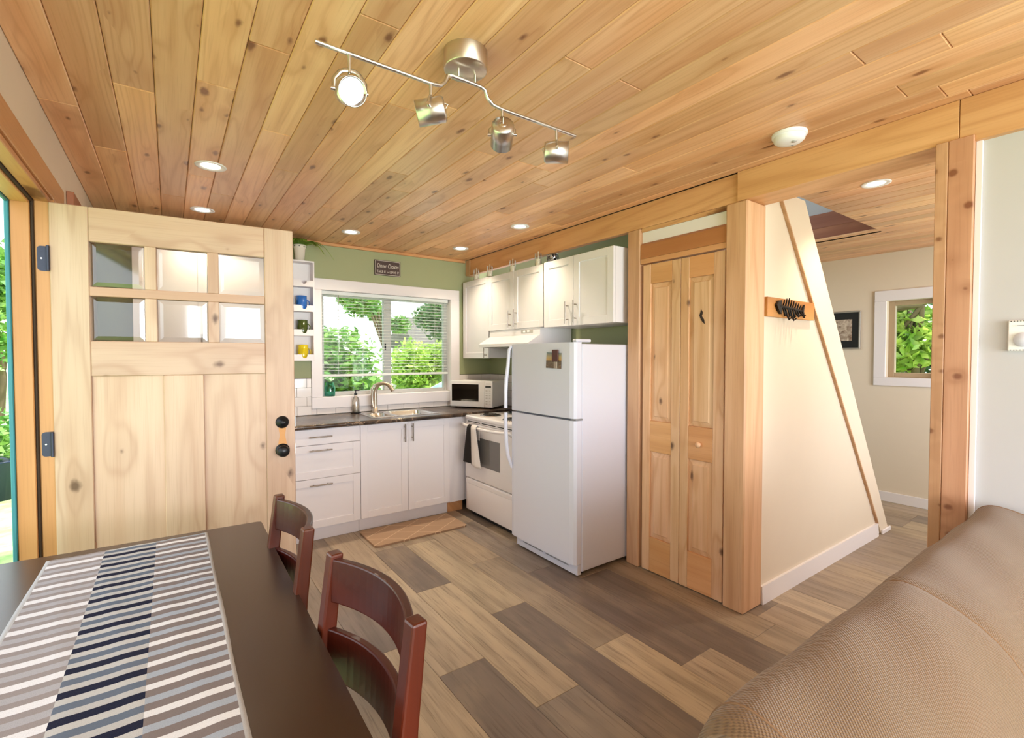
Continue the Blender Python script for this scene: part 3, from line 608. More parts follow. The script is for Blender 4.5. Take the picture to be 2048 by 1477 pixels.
W2('pane', (5.905, 5.909, 1.342, 1.665, 1.29, 1.955), 'glass', 0)
# ---- tiles on the kitchen walls
boxes = [(0.30, 1.019, 4.497, YW, 0.93, 1.263), (1.019, 2.516, 4.497, YW, 0.93, 0.986), (2.516, XK, 4.497, YW, 0.93, 1.263)]
gb = MB()
for d in boxes: gb.box(*d)
gb.build('grout', M['grout'], wall_back)
TWD, TH, G = 0.1645, 0.0815, 0.002
for row in range(4):
    z0 = 0.934+row*TH; z1 = z0+TH-G
    off = 1.064+(TWD/2 if row % 2 else 0.0); i0 = -6
    for i in range(-6, 13):
        a, b_ = off+i*TWD, off+(i+1)*TWD-G
        for (lo, hi, top) in ((0.30, 1.018, 9), (1.0185, 2.5155, 0.9845), (2.5165, XK-0.001, 9)):
            p, q = max(a, lo), min(b_, hi); zz = min(z1, top)
            if q-p > 0.012 and zz-z0 > 0.01: boxpart('tile', M['tile'], wall_back, (p, q, 4.490, 4.498, z0, zz), 0.0012)
gb = MB().box(2.917, XK, 3.0, 4.49, 0.93, 1.263).build('grout', M['grout'], wall_right)
for row in range(4):
    z0 = 0.934+row*TH
    for i in range(9):
        a = 4.489-(i+1)*TWD-(TWD/2 if row % 2 else 0)+TWD/2; b_ = min(a+TWD-G, 4.489)
        boxpart('tile', M['tile'], wall_right, (2.910, 2.918, a, b_, z0, z0+TH-G), 0.0012)

# ================================================================== THINGS
def fbox(b, face, front, a0, a1, z0, z1, d0, d1, c=0.0):
    # box on a front plane: face 'Y' looks towards -Y (a = x), face 'X' looks towards -X (a = y); d = depth behind the front
    if face == 'Y': b.box(a0, a1, front+d0, front+d1, z0, z1, c)
    else: b.box(front+d0, front+d1, a0, a1, z0, z1, c)
def fpt(face, front, a, z, d): return (a, front+d, z) if face == 'Y' else (front+d, a, z)
def bar_handle(parent, face, front, a, z, length, vertical):
    b = MB(); h = length/2; dp = -0.032
    e = [(a, z-h), (a, z+h)] if vertical else [(a-h, z), (a+h, z)]
    b.cyl(fpt(face, front, *e[0], dp), fpt(face, front, *e[1], dp), 0.0055, n=10)
    for k in (-0.62, 0.62):
        p = (a, z+h*k) if vertical else (a+h*k, z)
        b.cyl(fpt(face, front, *p, dp), fpt(face, front, *p, 0.001), 0.0045, n=8)
    return b.build('handle', M['handle'], parent)
def shaker(name, parent, face, front, a0, a1, z0, z1, st=0.058, mat='white_cab', inner=True):
    b = MB(); t = 0.019
    if inner:
        fbox(b, face, front, a0, a0+st, z0, z1, 0, t, 0.0015); fbox(b, face, front, a1-st, a1, z0, z1, 0, t, 0.0015)
        fbox(b, face, front, a0+st, a1-st, z0, z0+st, 0, t, 0.0015); fbox(b, face, front, a0+st, a1-st, z1-st, z1, 0, t, 0.0015)
        fbox(b, face, front, a0+st-.001, a1-st+.001, z0+st-.001, z1-st+.001, 0.008, t-.001)
    else: fbox(b, face, front, a0, a1, z0, z1, 0, t, 0.002)
    return b.build(name, M[mat], parent)
# ---- base cabinets
def cab(name, label, x0, x1, z0=0.10, z1=0.893, hollow=False):
    t = thing(name, label, 'cabinet', ((x0+x1)/2, 4.2, 0), group='base cabinets along the window wall')
    if hollow: part('body', M['white_cab'], t, lambda b: [b.box(*d) for d in ((x0+.001, x0+.018, 3.921, 4.489, z0, z1), (x1-.018, x1-.001, 3.921, 4.489, z0, z1), (x0+.018, x1-.018, 4.475, 4.489, z0, z1), (x0+.018, x1-.018, 3.921, 4.475, z0, z0+.018))])
    else: boxpart('body', M['white_cab'], t, (x0+0.001, x1-0.001, 3.921, 4.489, z0, z1), 0.001)
    boxpart('kick_plate', M['white_cab'], t, (x0+0.001, x1-0.001, 3.955, 3.97, 0.0, z0-0.0005), 0.001); return t
t = cab('drawer_cabinet', 'white base cabinet with three drawers beside the open door', 0.66, 1.26)
for z0, z1, hz in ((0.766, 0.888, 0.827), (0.502, 0.763, 0.722), (0.112, 0.499, 0.452)):
    d = shaker('drawer', t, 'Y', 3.90, 0.662, 1.258, z0, z1, inner=(z1-z0 > 0.2)); bar_handle(d, 'Y', 3.90, 0.945, hz, 0.17, False)
t = cab('sink_cabinet', 'white base cabinet with two doors under the sink', 1.26, 2.085, hollow=True)
for a0, a1, hx in ((1.262, 1.673, 1.640), (1.676, 2.083, 1.712)):
    d = shaker('door', t, 'Y', 3.90, a0, a1, 0.112, 0.888); bar_handle(d, 'Y', 3.90, hx, 0.795, 0.155, True)
t = cab('end_cabinet', 'white two-door base cabinet at the left end of the countertop', -0.40, 0.66)
for a0, a1, hx in ((-0.398, 0.128, 0.09), (0.132, 0.658, 0.17)):
    d = shaker('door', t, 'Y', 3.90, a0, a1, 0.112, 0.888); bar_handle(d, 'Y', 3.90, hx, 0.795, 0.155, True)
t = thing('corner_cabinet', 'plain white corner panel between sink cabinet and stove', 'cabinet', (2.4, 4.2, 0), group='base cabinets along the window wall')
part('body', M['white_cab'], t, lambda b: (b.box(2.087, 2.245, 3.915, 4.10, 0.10, 0.893, 0.001), b.box(2.2, 2.90, 3.925, 4.488, 0.10, 0.893)))
boxpart('kick_plate', M['piney'], t, (2.087, 2.245, 3.955, 3.97, 0, 0.0995), 0.001)
# ---- countertop with a hole for the sink
ct = MB(); SX0, SX1, SY0, SY1 = 1.415, 1.985, 3.985, 4.385
for d in ((-0.405, SX0, 3.872, 4.489), (SX1, 2.909, 3.872, 4.489), (SX0, SX1, 3.872, SY0), (SX0, SX1, SY1, 4.489)): ct.box(d[0], d[1], d[2], d[3], 0.894, 0.930)
ct.cyl((-0.405, 3.872, 0.912), (2.20, 3.872, 0.912), 0.018, n=12)
tag(ct.build('countertop', M['laminate']), 'dark brown marbled laminate countertop under the window', 'countertop')
# ---- sink
sk = thing('kitchen_sink', 'stainless steel sink with a small and a large bowl', 'sink', (1.7, 4.2, 0.93))
def bowl(b, x0, x1, y0, y1, dep, r):
    def ring(k, z, rr):
        pts = []
        for cx, cy, a0 in ((x1-k-rr, y1-k-rr, 0), (x0+k+rr, y1-k-rr, 90), (x0+k+rr, y0+k+rr, 180), (x1-k-rr, y0+k+rr, 270)):
            pts += [(cx+rr*math.cos(R(a0+q*18)), cy+rr*math.sin(R(a0+q*18)), z) for q in range(6)]
        return pts
    rs = [ring(0, 0.9335, r), ring(0.008, 0.930, r), ring(0.016, 0.93-dep*0.7, r*.9), ring(0.04, 0.93-dep, r*.7), ring(min(x1-x0, y1-y0)*.42, 0.93-dep-0.004, 0.01)]
    n = 24; vs = [v for q in rs for v in q]
    b.add(vs, [(i*n+(j+1) % n, i*n+j, (i+1)*n+j, (i+1)*n+(j+1) % n) for i in range(len(rs)-1) for j in range(n)], True)
    b.add(rs[-1], [tuple(range(n))])
part('bowl', M['steel'], sk, lambda b: bowl(b, 1.425, 1.600, 4.005, 4.30, 0.13, 0.07)); part('bowl', M['steel'], sk, lambda b: bowl(b, 1.630, 1.972, 3.998, 4.335, 0.17, 0.06))
rim = MB()
for d in ((1.395, 2.005, 3.965, 4.007), (1.395, 2.005, 4.333, 4.405), (1.395, 1.428, 4.0, 4.34), (1.597, 1.633, 4.0, 4.34), (1.969, 2.005, 4.0, 4.34), (1.42, 1.61, 4.298, 4.335)): rim.box(*d, 0.9305, 0.9335, 0.001)
rim.build('rim', M['steel'], sk)
for x_, y_ in ((1.512, 4.15), (1.80, 4.17)): pass
# ---- faucet
fx, fy = 1.555, 4.37
fa = thing('faucet', 'brushed nickel gooseneck faucet at the kitchen sink', 'faucet', (fx, fy, 0.934))
part('base', M['satin'], fa, lambda b: b.lathe([(0.030, 0), (0.030, 0.008), (0.024, 0.014), (0.022, 0.05), (0.0, 0.05)], (fx, fy, 0.934)))
arc = [(fx, fy, 0.98), (fx, fy, 1.08)]+[(fx+0.075*(1-math.cos(R(a)))*0.80, fy-0.075*(1-math.cos(R(a)))*0.6*1.25, 1.12+0.085*math.sin(R(a))) for a in range(0, 151, 15)]
part('spout', M['satin'], fa, lambda b: b.tube(arc, [0.019]*9+[0.0185]*2+[0.020, 0.021], 14))
tip = Vector(arc[-1]); part('spray_head', M['satin'], fa, lambda b: b.cyl(tip, tip+(Vector(arc[-1])-Vector(arc[-2])).normalized()*0.035, 0.019, 0.020, 16))
part('lever', M['satin'], fa, lambda b: b.tube([(fx-0.022, fy-0.002, 0.985), (fx-0.032, fy-0.002, 1.05), (fx-0.034, fy-0.002, 1.15), (fx-0.015, fy-0.01, 1.19), (fx+0.03, fy-0.03, 1.212)], [0.013, 0.012, 0.011, 0.008, 0.006], 10))
# ---- soap dispenser
sx_, sy_ = 1.392, 4.43
so = thing('soap_dispenser', 'clear soap bottle with a black pump beside the faucet', 'soap dispenser', (sx_, sy_, 0.93))
part('tray', M['black'], so, lambda b: b.lathe([(0, 0), (0.045, 0.0), (0.048, 0.008), (0.043, 0.006), (0, 0.005)], (sx_, sy_, 0.9305)))
part('bottle', M['soapclear'], so, lambda b: b.lathe([(0.0, 0.006), (0.030, 0.007), (0.032, 0.02), (0.032, 0.12), (0.024, 0.145), (0.013, 0.155), (0.013, 0.168)], (sx_, sy_, 0.93)))
part('soap', plain('soap_liquid', '#d9cfc0', 0.3), so, lambda b: b.lathe([(0.0, 0.010), (0.028, 0.010), (0.0285, 0.08), (0, 0.081)], (sx_, sy_, 0.93)))
part('pump', M['black'], so, lambda b: (b.cyl((sx_, sy_, 1.097), (sx_, sy_, 1.117), 0.014, n=14), b.cyl((sx_, sy_, 1.117), (sx_, sy_, 1.14), 0.005, n=8), b.box(sx_-0.012, sx_+0.034, sy_-0.008, sy_+0.008, 1.136, 1.147, 0.003)))
# ---- teal jar on the sill
jx, jy = 1.190, 4.535
part_jar = MB().lathe([(0, 0.0), (0.042, 0.0), (0.046, 0.012), (0.046, 0.082), (0.038, 0.10), (0.033, 0.108), (0.033, 0.125), (0.030, 0.125), (0.030, 0.106), (0.043, 0.08), (0.042, 0.014), (0, 0.006)], (jx, jy, 1.0905))
jar = tag(part_jar.build('glass_jar', M['tealglass']), 'teal glass jar standing on the kitchen window sill', 'jar')
# ---- venetian blind
bl = thing('window_blind', 'white venetian blind with open slats lowered over the kitchen window', 'blind', (1.76, 4.545, 2.05))
boxpart('head_rail', M['blind'], bl, (1.122, 2.402, 4.525, 4.562, 2.020, 2.051), 0.002)
slat = None
for i in range(24):
    z = 2.002-i*0.0295
    if slat is None:
        b = MB(); b.prism([(4.531, z-0.0012), (4.5435, z+0.0016), (4.556, z-0.0012), (4.556, z-0.0004), (4.5435, z+0.0024), (4.531, z-0.0004)], 'x', 1.124, 2.400); slat = b.build('slat', M['blind'], bl, fix=True); zs = z
    else:
        q = slat.copy(); col.objects.link(q); q.parent = bl; q.location = (0, 0, z-zs)
boxpart('bottom_rail', M['blind'], bl, (1.122, 2.402, 4.530, 4.557, 1.268, 1.290), 0.003)
for x_ in (1.27, 1.50, 2.02, 2.26):
    part('cord', M['blind'], bl, lambda b: (b.cyl((x_, 4.530, 1.27), (x_, 4.530, 2.03), 0.0009, n=5), b.cyl((x_, 4.557, 1.27), (x_, 4.557, 2.03), 0.0009, n=5)))
part('wand', M['soapclear'], bl, lambda b: b.cyl((1.27, 4.518, 1.50), (1.27, 4.522, 2.02), 0.004, n=8))
# ---- upper cabinets (right wall)
def upper(label, front, y0, y1, z0, z1, doors, back=2.905):
    t = thing('wall_cabinet', label, 'cabinet', ((front+back)/2, (y0+y1)/2, z0), group='upper kitchen cabinets')
    boxpart('body', M['white_cab'], t, (front+0.021, back, y0+0.001, y1-0.001, z0, z1), 0.001)
    for a0, a1, hy, hz, hl in doors:
        d = shaker('door', t, 'X', front, a0+0.0015, a1-0.0015, z0-0.002, z1-0.001); bar_handle(d, 'X', front, hy, hz, hl, True)
    return t
upper('tall white upper cabinet in the corner by the window', 2.548, 3.962, 4.462, 1.437, 2.236, [(3.962, 4.462, 4.000, 1.515, 0.15)])
upper('white two-door upper cabinet above the range hood', 2.540, 3.106, 3.952, 1.704, 2.226, [(3.530, 3.952, 3.575, 1.79, 0.16), (3.106, 3.530, 3.485, 1.795, 0.16)])
upper('white two-door upper cabinet above the refrigerator', 2.510, 2.300, 3.060, 1.692, 2.222, [(2.705, 3.060, 2.765, 1.79, 0.17), (2.300, 2.705, 2.675, 1.795, 0.17)])
# upper cabinet behind the door (seen through the door panes)
t = thing('wall_cabinet', 'white upper cabinet seen through the panes of the entry door', 'cabinet', (0.1, 4.3, 1.45), group='upper kitchen cabinets')
boxpart('body', M['white_cab'], t, (-0.20, 0.66, 4.151, 4.489, 1.45, 2.36), 0.001)
for a0, a1, hx in ((-0.199, 0.229, 0.19), (0.231, 0.659, 0.27)):
    d = shaker('door', t, 'Y', 4.13, a0, a1, 1.45, 2.36); bar_handle(d, 'Y', 4.13, hx, 1.54, 0.15, True)
# ---- range hood
rh = thing('range_hood', 'white range hood under the upper cabinets', 'range hood', (2.66, 3.54, 1.53))
part('canopy', M['stove_enamel'], rh, lambda b: b.prism([(2.42, 1.540), (2.905, 1.540), (2.905, 1.7005), (2.548, 1.7005), (2.545, 1.640), (2.42, 1.568)], 'y', 3.155, 3.935), fix=True)
boxpart('control_plate', M['keys'], rh, (2.5455, 2.549, 3.25, 3.42, 1.655, 1.688), 0.001)
for y_ in (3.30, 3.36): boxpart('button', M['plastic'], rh, (2.541, 2.547, y_, y_+0.03, 1.664, 1.680), 0.001)
boxpart('filter', M['greymark'], rh, (2.46, 2.88, 3.20, 3.90, 1.535, 1.5405), 0.001)
# ---- stove
st = thing('stove', 'white electric stove with coil burners beside the refrigerator', 'stove', (2.5, 3.445, 0))
SY_0, SY_1 = 3.062, 3.822
boxpart('body', M['stove_enamel'], st, (2.235, 2.88, SY_0, SY_1, 0.05, 0.882), 0.003)
part('cooktop', M['stove_enamel'], st, lambda b: b.rbox(2.200, 2.89, SY_0-0.002, SY_1+0.002, 0.880, 0.918, 0.014))
boxpart('back_guard', M['stove_enamel'], st, (2.84, 2.90, SY_0, SY_1, 0.918, 1.08), 0.006)
boxpart('vent_strip', M['stove_enamel'], st, (2.215, 2.236, SY_0+0.003, SY_1-0.003, 0.850, 0.880), 0.002)
for k in range(3): boxpart('vent_slot', M['darkgap'], st, (2.213, 2.2165, SY_0+0.03+k*0.245, SY_0+0.245+k*0.245, 0.860, 0.867))
od = part('oven_door', M['stove_enamel'], st, lambda b: b.rbox(2.200, 2.2345, SY_0+0.003, SY_1-0.003, 0.352, 0.848, 0.010))
boxpart('window', M['ovenglass'], od, (2.198, 2.203, 3.250, 3.640, 0.492, 0.738), 0.001)
hp = [(2.199, SY_1-0.012, 0.815), (2.172, SY_1-0.016, 0.838), (2.160, SY_1-0.06, 0.838)]+[(2.160-0.012*math.sin(math.pi*k/8), SY_1-0.06-k*(0.64/8), 0.838-0.010*math.sin(math.pi*k/8)) for k in range(1, 9)]+[(2.172, SY_0+0.016, 0.838), (2.199, SY_0+0.012, 0.815)]
part('handle', M['stove_enamel'], od, lambda b: b.tube(hp, 0.0125, 10))
dr = part('drawer', M['stove_enamel'], st, lambda b: b.rbox(2.205, 2.2345, SY_0+0.003, SY_1-0.003, 0.050, 0.346, 0.012)); boxpart('lip', M['stove_enamel'], dr, (2.201, 2.2065, SY_0+0.012, SY_1-0.012, 0.300, 0.338), 0.002)
boxpart('plinth', M['darkgap'], st, (2.26, 2.86, SY_0+0.01, SY_1-0.01, 0.0, 0.0495))
for bx, by, br in ((2.36, 3.635, 0.082), (2.36, 3.25, 0.098), (2.66, 3.635, 0.098), (2.66, 3.25, 0.082)):
    bu = part('burner', M['chrome'], st, lambda b: b.lathe([(br+0.014, 0.0005), (br+0.012, 0.004), (br, 0.001), (0.02, -0.002), (0, -0.002)], (bx, by, 0.919), 28))
    part('coil', M['coil'], bu, lambda b: b.tube([(bx+(0.018+(br-0.022)*a/20/math.pi*3.3)*math.cos(a), by+(0.018+(br-0.022)*a/20/math.pi*3.3)*math.sin(a), 0.929) for a in [q*0.3 for q in range(0, 62)]], 0.0055, 6))
# ---- towel on the oven handle
tw = thing('dish_towel', 'black and white dish towel hanging from the oven handle', 'towel', (2.14, 3.6, 0.84))
def towel_fn(u, v):
    top = (3.655, 3.515); bot = (3.752, 3.470); w = 1-abs(v-0.18)/0.82 if v > 0.18 else 1
    if v < 0.18:
        a = math.pi*(v/0.18); y = top[0]+(top[1]-top[0])*u; return (2.152+0.019*math.cos(a)*1.0-0.003, y, 0.834+0.019*math.sin(a)-(0.11 if v == 0 else 0))
    k = (v-0.18)/0.82; y0 = top[0]+(bot[0]-top[0])*k; y1 = top[1]+(bot[1]-top[1])*k
    x = 2.130-0.010*math.sin(u*9.5+0.6)*(0.35+0.65*k)+0.022*k-0.004; z = 0.834-0.335*k-0.012*u*k+0.012*k*(0 if u > 0.42 else 1)
    return (x, y0+(y1-y0)*u, z)
b = MB(); nu, nv = 28, 20
vs_ = [towel_fn(i/nu, j/nv) for j in range(nv+1) for i in range(nu+1)]
for j in range(nv):
    for i in range(nu):
        b.cur = 0 if i/nu < 0.40 else 1
        b.add([vs_[j*(nu+1)+i], vs_[j*(nu+1)+i+1], vs_[(j+1)*(nu+1)+i+1], vs_[(j+1)*(nu+1)+i]], [(0, 1, 2, 3)], True)
cl = b.build('cloth', [M['towelblack'], M['towelwhite']], tw)
bmx = bmesh.new(); bmx.from_mesh(cl.data); bmesh.ops.remove_doubles(bmx, verts=bmx.verts, dist=1e-5); bmx.to_mesh(cl.data); bmx.free()
mod = cl.modifiers.new('thick', 'SOLIDIFY'); mod.thickness = 0.0025
# ---- refrigerator
fr = thing('refrigerator', 'white top-freezer refrigerator with a snapshot on its door', 'refrigerator', (2.45, 2.63, 0))
FY0, FY1 = 2.268, 2.985
boxpart('body', M['white_enamel'], fr, (2.185, 2.80, FY0, FY1, 0.03, 1.535), 0.006)
def fdoor(nm, z0, z1):
    d = MB(); pts = [(2.180, FY0+0.002), (2.180, FY1-0.002), (2.140, FY1-0.002), (2.124, FY1-0.012), (2.118, FY1-0.04), (2.114, (FY0+FY1)/2), (2.118, FY0+0.05), (2.126, FY0+0.018), (2.142, FY0+0.003)]
    d.prism(pts, 'z', z0, z1); return d.build(nm, M['white_enamel'], fr, fix=True)
fd1 = fdoor('freezer_door', 1.046, 1.545); fd2 = fdoor('fridge_door', 0.085, 1.032)
boxpart('gasket', M['greymark'], fr, (2.170, 2.186, FY0+0.012, FY1-0.012, 0.09, 1.53))
part('handle', M['white_enamel'], fd1, lambda b: b.tube([(2.122, FY1-0.010, 1.535), (2.108, FY1+0.002, 1.50), (2.100, FY1+0.006, 1.38), (2.084, FY1+0.005, 1.28), (2.078, FY1+0.006, 1.18), (2.078, FY1+0.006, 1.06)], [0.011, 0.013, 0.014, 0.015, 0.015, 0.015], 10))
part('handle', M['white_enamel'], fd2, lambda b: b.tube([(2.078, FY1+0.006, 1.025), (2.078, FY1+0.006, 0.92), (2.082, FY1+0.004, 0.80), (2.092, FY1-0.002, 0.70), (2.112, FY1-0.012, 0.63), (2.121, FY1-0.014, 0.60)], [0.015, 0.015, 0.015, 0.014, 0.012, 0.009], 10))
boxpart('hinge_cap', M['white_enamel'], fr, (2.135, 2.27, FY0+0.002, FY0+0.045, 1.546, 1.566), 0.006)
boxpart('hinge', M['greymark'], fr, (2.128, 2.19, FY0+0.001, FY0+0.05, 1.033, 1.045), 0.001)
gr = boxpart('base_grille', M['white_enamel'], fr, (2.150, 2.185, FY0+0.005, FY1-0.04, 0.012, 0.080), 0.003)
for a, b_ in ((2.36, 2.60), (2.63, 2.86)): boxpart('grille_slot', M['greymark'], gr, (2.1485, 2.152, a, b_, 0.052, 0.060))
for y_ in (FY0+0.04, FY1-0.06): boxpart('foot', M['rubber'], fr, (2.2, 2.24, y_, y_+0.03, 0, 0.031))
# snapshot and magnet
b = MB().prism([(2.394, 1.370), (2.550, 1.374), (2.542, 1.481), (2.390, 1.475)], 'x', 2.1105, 2.1125)
ph = thing('photo_print', 'small sunset snapshot held on the refrigerator door', 'photo', (2.1115, 2.47, 1.372)); b.build('print', M['photo'], ph, fix=True)
mg = thing('bottle_opener', 'brown leather bottle-opener magnet on the snapshot', 'magnet', (2.105, 2.446, 1.39))
boxpart('grip', M['brownmagnet'], mg, (2.100, 2.110, 2.415, 2.477, 1.417, 1.498), 0.003)
part('plate', M['satin'], mg, lambda b: (b.box(2.106, 2.1103, 2.430, 2.463, 1.372, 1.4165, 0.001), b.cyl((2.1055, 2.4465, 1.40), (2.1065, 2.4465, 1.40), 0.010, n=14)))
# ---- microwave (turned in the corner)
p0, p1 = Vector((2.333, 4.357, 0)), Vector((2.579, 3.942, 0)); ang = math.atan2(p1.y-p0.y, p1.x-p0.x)
mw = thing('microwave', 'white countertop microwave turned in the kitchen corner', 'microwave', (p0.x, p0.y, 0.931), ang)
ML = (p1-p0).length
L = lambda n_, d, m_, c=0.003, par=None: boxpart(n_, M[m_], par or mw, d, c, True)
L('case', (0.004, ML-0.004, 0.03, 0.325, 0.016, 0.276), 'plastic', 0.005)
dr = part('door', M['plastic'], mw, lambda b: b.rbox(0.0, 0.395, 0.0, 0.031, 0.014, 0.280, 0.008), True)
L('window', (0.022, 0.330, -0.002, 0.003, 0.072, 0.244), 'mwglass', 0.001, dr)
cp = part('control_panel', M['plastic'], mw, lambda b: b.rbox(0.397, ML, 0.002, 0.031, 0.014, 0.278, 0.006), True)
L('display', (0.405, 0.468, -0.0005, 0.004, 0.212, 0.232), 'display', 0.0005, cp)
for r_ in range(6):
    for c_ in range(3):
        z = 0.185-r_*0.024-(0.01 if r_ > 3 else 0); L('button', (0.408+c_*0.021, 0.420+c_*0.021, 0.0005, 0.004, z-0.007, z), 'keys', 0.0005, cp)
L('brand_mark', (0.412, 0.458, 0.0008, 0.003, 0.249, 0.253), 'greymark', 0, cp)
for x_, y_ in ((0.04, 0.06), (ML-0.05, 0.06), (0.04, 0.28), (ML-0.05, 0.28)): part('foot', M['rubber'], mw, lambda b: b.cyl((x_, y_, -0.0005), (x_, y_, 0.017), 0.012, n=10), True)
# ---- hurricane candles and crystal ball on the cabinets
def candle(x_, y_, z_, label):
    t = thing('candle_holder', label, 'candle holder', (x_, y_, z_), group='glass candle holders on the upper cabinets')
    part('candle', M['wax'], t, lambda b: b.cyl((x_, y_, z_+0.004), (x_, y_, z_+0.056), 0.024, n=18))
    part('thin_stem', M['wax'], t, lambda b: b.cyl((x_, y_, z_+0.056), (x_, y_, z_+0.122), 0.0035, n=8))  # slim pale upright rising from the candle top
    part('glass', M['hurricane'], t, lambda b: b.lathe([(0.0, 0.001), (0.030, 0.001), (0.031, 0.006), (0.031, 0.105), (0.030, 0.105), (0.030, 0.006)], (x_, y_, z_), 24))
candle(2.575, 4.230, 2.2365, 'glass candle holder nearest the green window wall'); candle(2.575, 3.975, 2.2365, 'glass candle holder second from the window wall')
candle(2.575, 3.590, 2.2265, 'glass candle holder third from the window wall'); candle(2.575, 3.215, 2.2265, 'glass candle holder beside the crystal ball')
cb = MB(); random.seed(3); cx, cy, cz = 2.66, 3.12, 2.285
for i in range(260):
    d = Vector((random.gauss(0, 1), random.gauss(0, 1), random.gauss(0, 1))).normalized(); p = Vector((cx, cy, cz))
    cb.cyl(p+d*0.012, p+d*random.uniform(0.048, 0.056), 0.0012, 0.0065, n=5)
b_ = thing('crystal_ball', 'sparkling silver crystal ball on top of the upper cabinets', 'ornament', (cx, cy, 2.2265))
cb.build('crystals', M['crystal'], b_); part('stand', M['crystal'], b_, lambda b: b.lathe([(0.0, 0.0), (0.03, 0.001), (0.02, 0.012), (0.012, 0.03)], (cx, cy, 2.2265)))
# ---- sign
sg = thing('wall_sign', 'small dark brown dinner sign above the kitchen window', 'sign', (1.73, 4.492, 2.235))
boxpart('board', M['signbrown'], sg, (1.600, 1.860, 4.486, 4.4995, 2.235, 2.380), 0.002)
for d in ((1.606, 1.854, 2.2395, 2.2435), (1.606, 1.854, 2.3715, 2.3755), (1.606, 1.610, 2.2435, 2.3715), (1.850, 1.854, 2.2435, 2.3715)): boxpart('border', M['signwhite'], sg, (d[0], d[1], 4.4845, 4.4865, d[2], d[3]))
lettering('lettering', 'Dinner Choices', 0.056, M['signwhite'], sg, (0.0, -0.0075, 0.090), (R(90), 0, 0), 0.25, sx=0.60)
lettering('lettering', 'TAKE IT', 0.033, M['signwhite'], sg, (-0.064, -0.0075, 0.034), (R(90), 0, 0), sx=0.78)
lettering('lettering', 'or', 0.024, M['signwhite'], sg, (0.003, -0.0075, 0.033), (R(90), 0, 0))
lettering('lettering', 'LEAVE IT', 0.033, M['signwhite'], sg, (0.066, -0.0075, 0.034), (R(90), 0, 0), sx=0.74)
# ---- cup shelf, mugs, fern
cs = thing('cup_shelf', 'narrow white wall shelf with notched lips holding mugs', 'shelf', (0.87, 4.44, 1.418))
CX0, CX1, CY = 0.70, 1.030, 4.385
for x_ in (CX0, CX1-0.012): boxpart('side', M['white_trim'], cs, (x_, x_+0.012, CY, 4.499, 1.418, 2.276), 0.001)
boxpart('back', M['white_trim'], cs, (CX0+0.012, CX1-0.012, 4.494, 4.499, 1.418, 2.276))
zsh = [1.418, 1.633, 1.841, 2.055]
boxpart('shelf_board', M['white_trim'], cs, (CX0+0.012, CX1-0.012, CY, 4.494, 2.264, 2.276))
for z in zsh:
    boxpart('shelf_board', M['white_trim'], cs, (CX0+0.012, CX1-0.012, CY, 4.494, z, z+0.012))
    nx = 0.945; r_ = 0.022
    poly = [(CX0+0.012, z+0.012), (CX1-0.012, z+0.012), (CX1-0.012, z+0.054), (nx+r_, z+0.054)]+[(nx+r_*math.cos(R(-a)), z+0.047+r_*1.2*math.sin(R(-a))) for a in range(0, 181, 20)]+[(nx-r_, z+0.054), (CX0+0.012, z+0.054)]
    part('lip', M['white_trim'], cs, lambda b: b.prism(poly, 'y', CY, CY+0.010), fix=True)
def mug(x_, y_, z_, mat, label, rz=0.0, r_=0.044, h=0.125):
    t = thing('mug', label, 'mug', (x_, y_, z_), rz, group='mugs on the cup shelf')
    part('body', mat, t, lambda b: b.lathe([(0, 0.0), (r_*.9, 0.0), (r_, 0.01), (r_, h), (r_-0.004, h), (r_-0.005, 0.012), (0, 0.008)], (0, 0, 0), 24), True)
    part('handle', mat, t, lambda b: b.tube([(r_-0.004+0.026*math.sin(R(a)), 0, h*.5+0.030*math.cos(R(a))) for a in range(0, 181, 20)], 0.005, 8), True)
ym = 4.444
mug(0.935, ym, zsh[2]+0.0125, M['blue'], 'blue mug on the cup shelf'); mug(0.815, ym, zsh[2]+0.0125, M['greenmug'], 'olive mug beside the blue mug', math.pi)
mug(0.940, ym, zsh[1]+0.0125, M['greenmug'], 'dark green mug on the cup shelf', -0.6); mug(0.815, ym, zsh[1]+0.0125, plain('brown_glaze', '#5a4a22', 0.2), 'brown mug beside the dark green mug', math.pi)
mug(0.942, ym, zsh[0]+0.0125, M['yellow'], 'yellow mug on the lowest cup shelf'); mug(0.815, ym, zsh[0]+0.0125, plain('ochre_glaze', '#9c8a1c', 0.2), 'ochre mug beside the yellow mug', math.pi)
fx_, fy_, fz_ = 0.925, 4.442, 2.2765
fp = thing('potted_fern', 'green fern in a white pot on top of the cup shelf', 'potted plant', (fx_, fy_, fz_))
part('pot', M['pot'], fp, lambda b: b.lathe([(0, 0), (0.036, 0), (0.046, 0.11), (0.050, 0.112), (0.051, 0.138), (0.046, 0.138), (0.043, 0.11), (0, 0.105)], (fx_, fy_, fz_), 24))
part('rivet', M['black'], fp, lambda b: [b.cyl((fx_+0.050*math.cos(R(a)), fy_+0.050*math.sin(R(a)), fz_+0.122), (fx_+0.054*math.cos(R(a)), fy_+0.054*math.sin(R(a)), fz_+0.122), 0.004, n=8) for a in (-150, -105, -60, -15)])
part('soil', M['soil'], fp, lambda b: b.cyl((fx_, fy_, fz_+0.10), (fx_, fy_, fz_+0.125), 0.044, n=20))
random.seed(5)
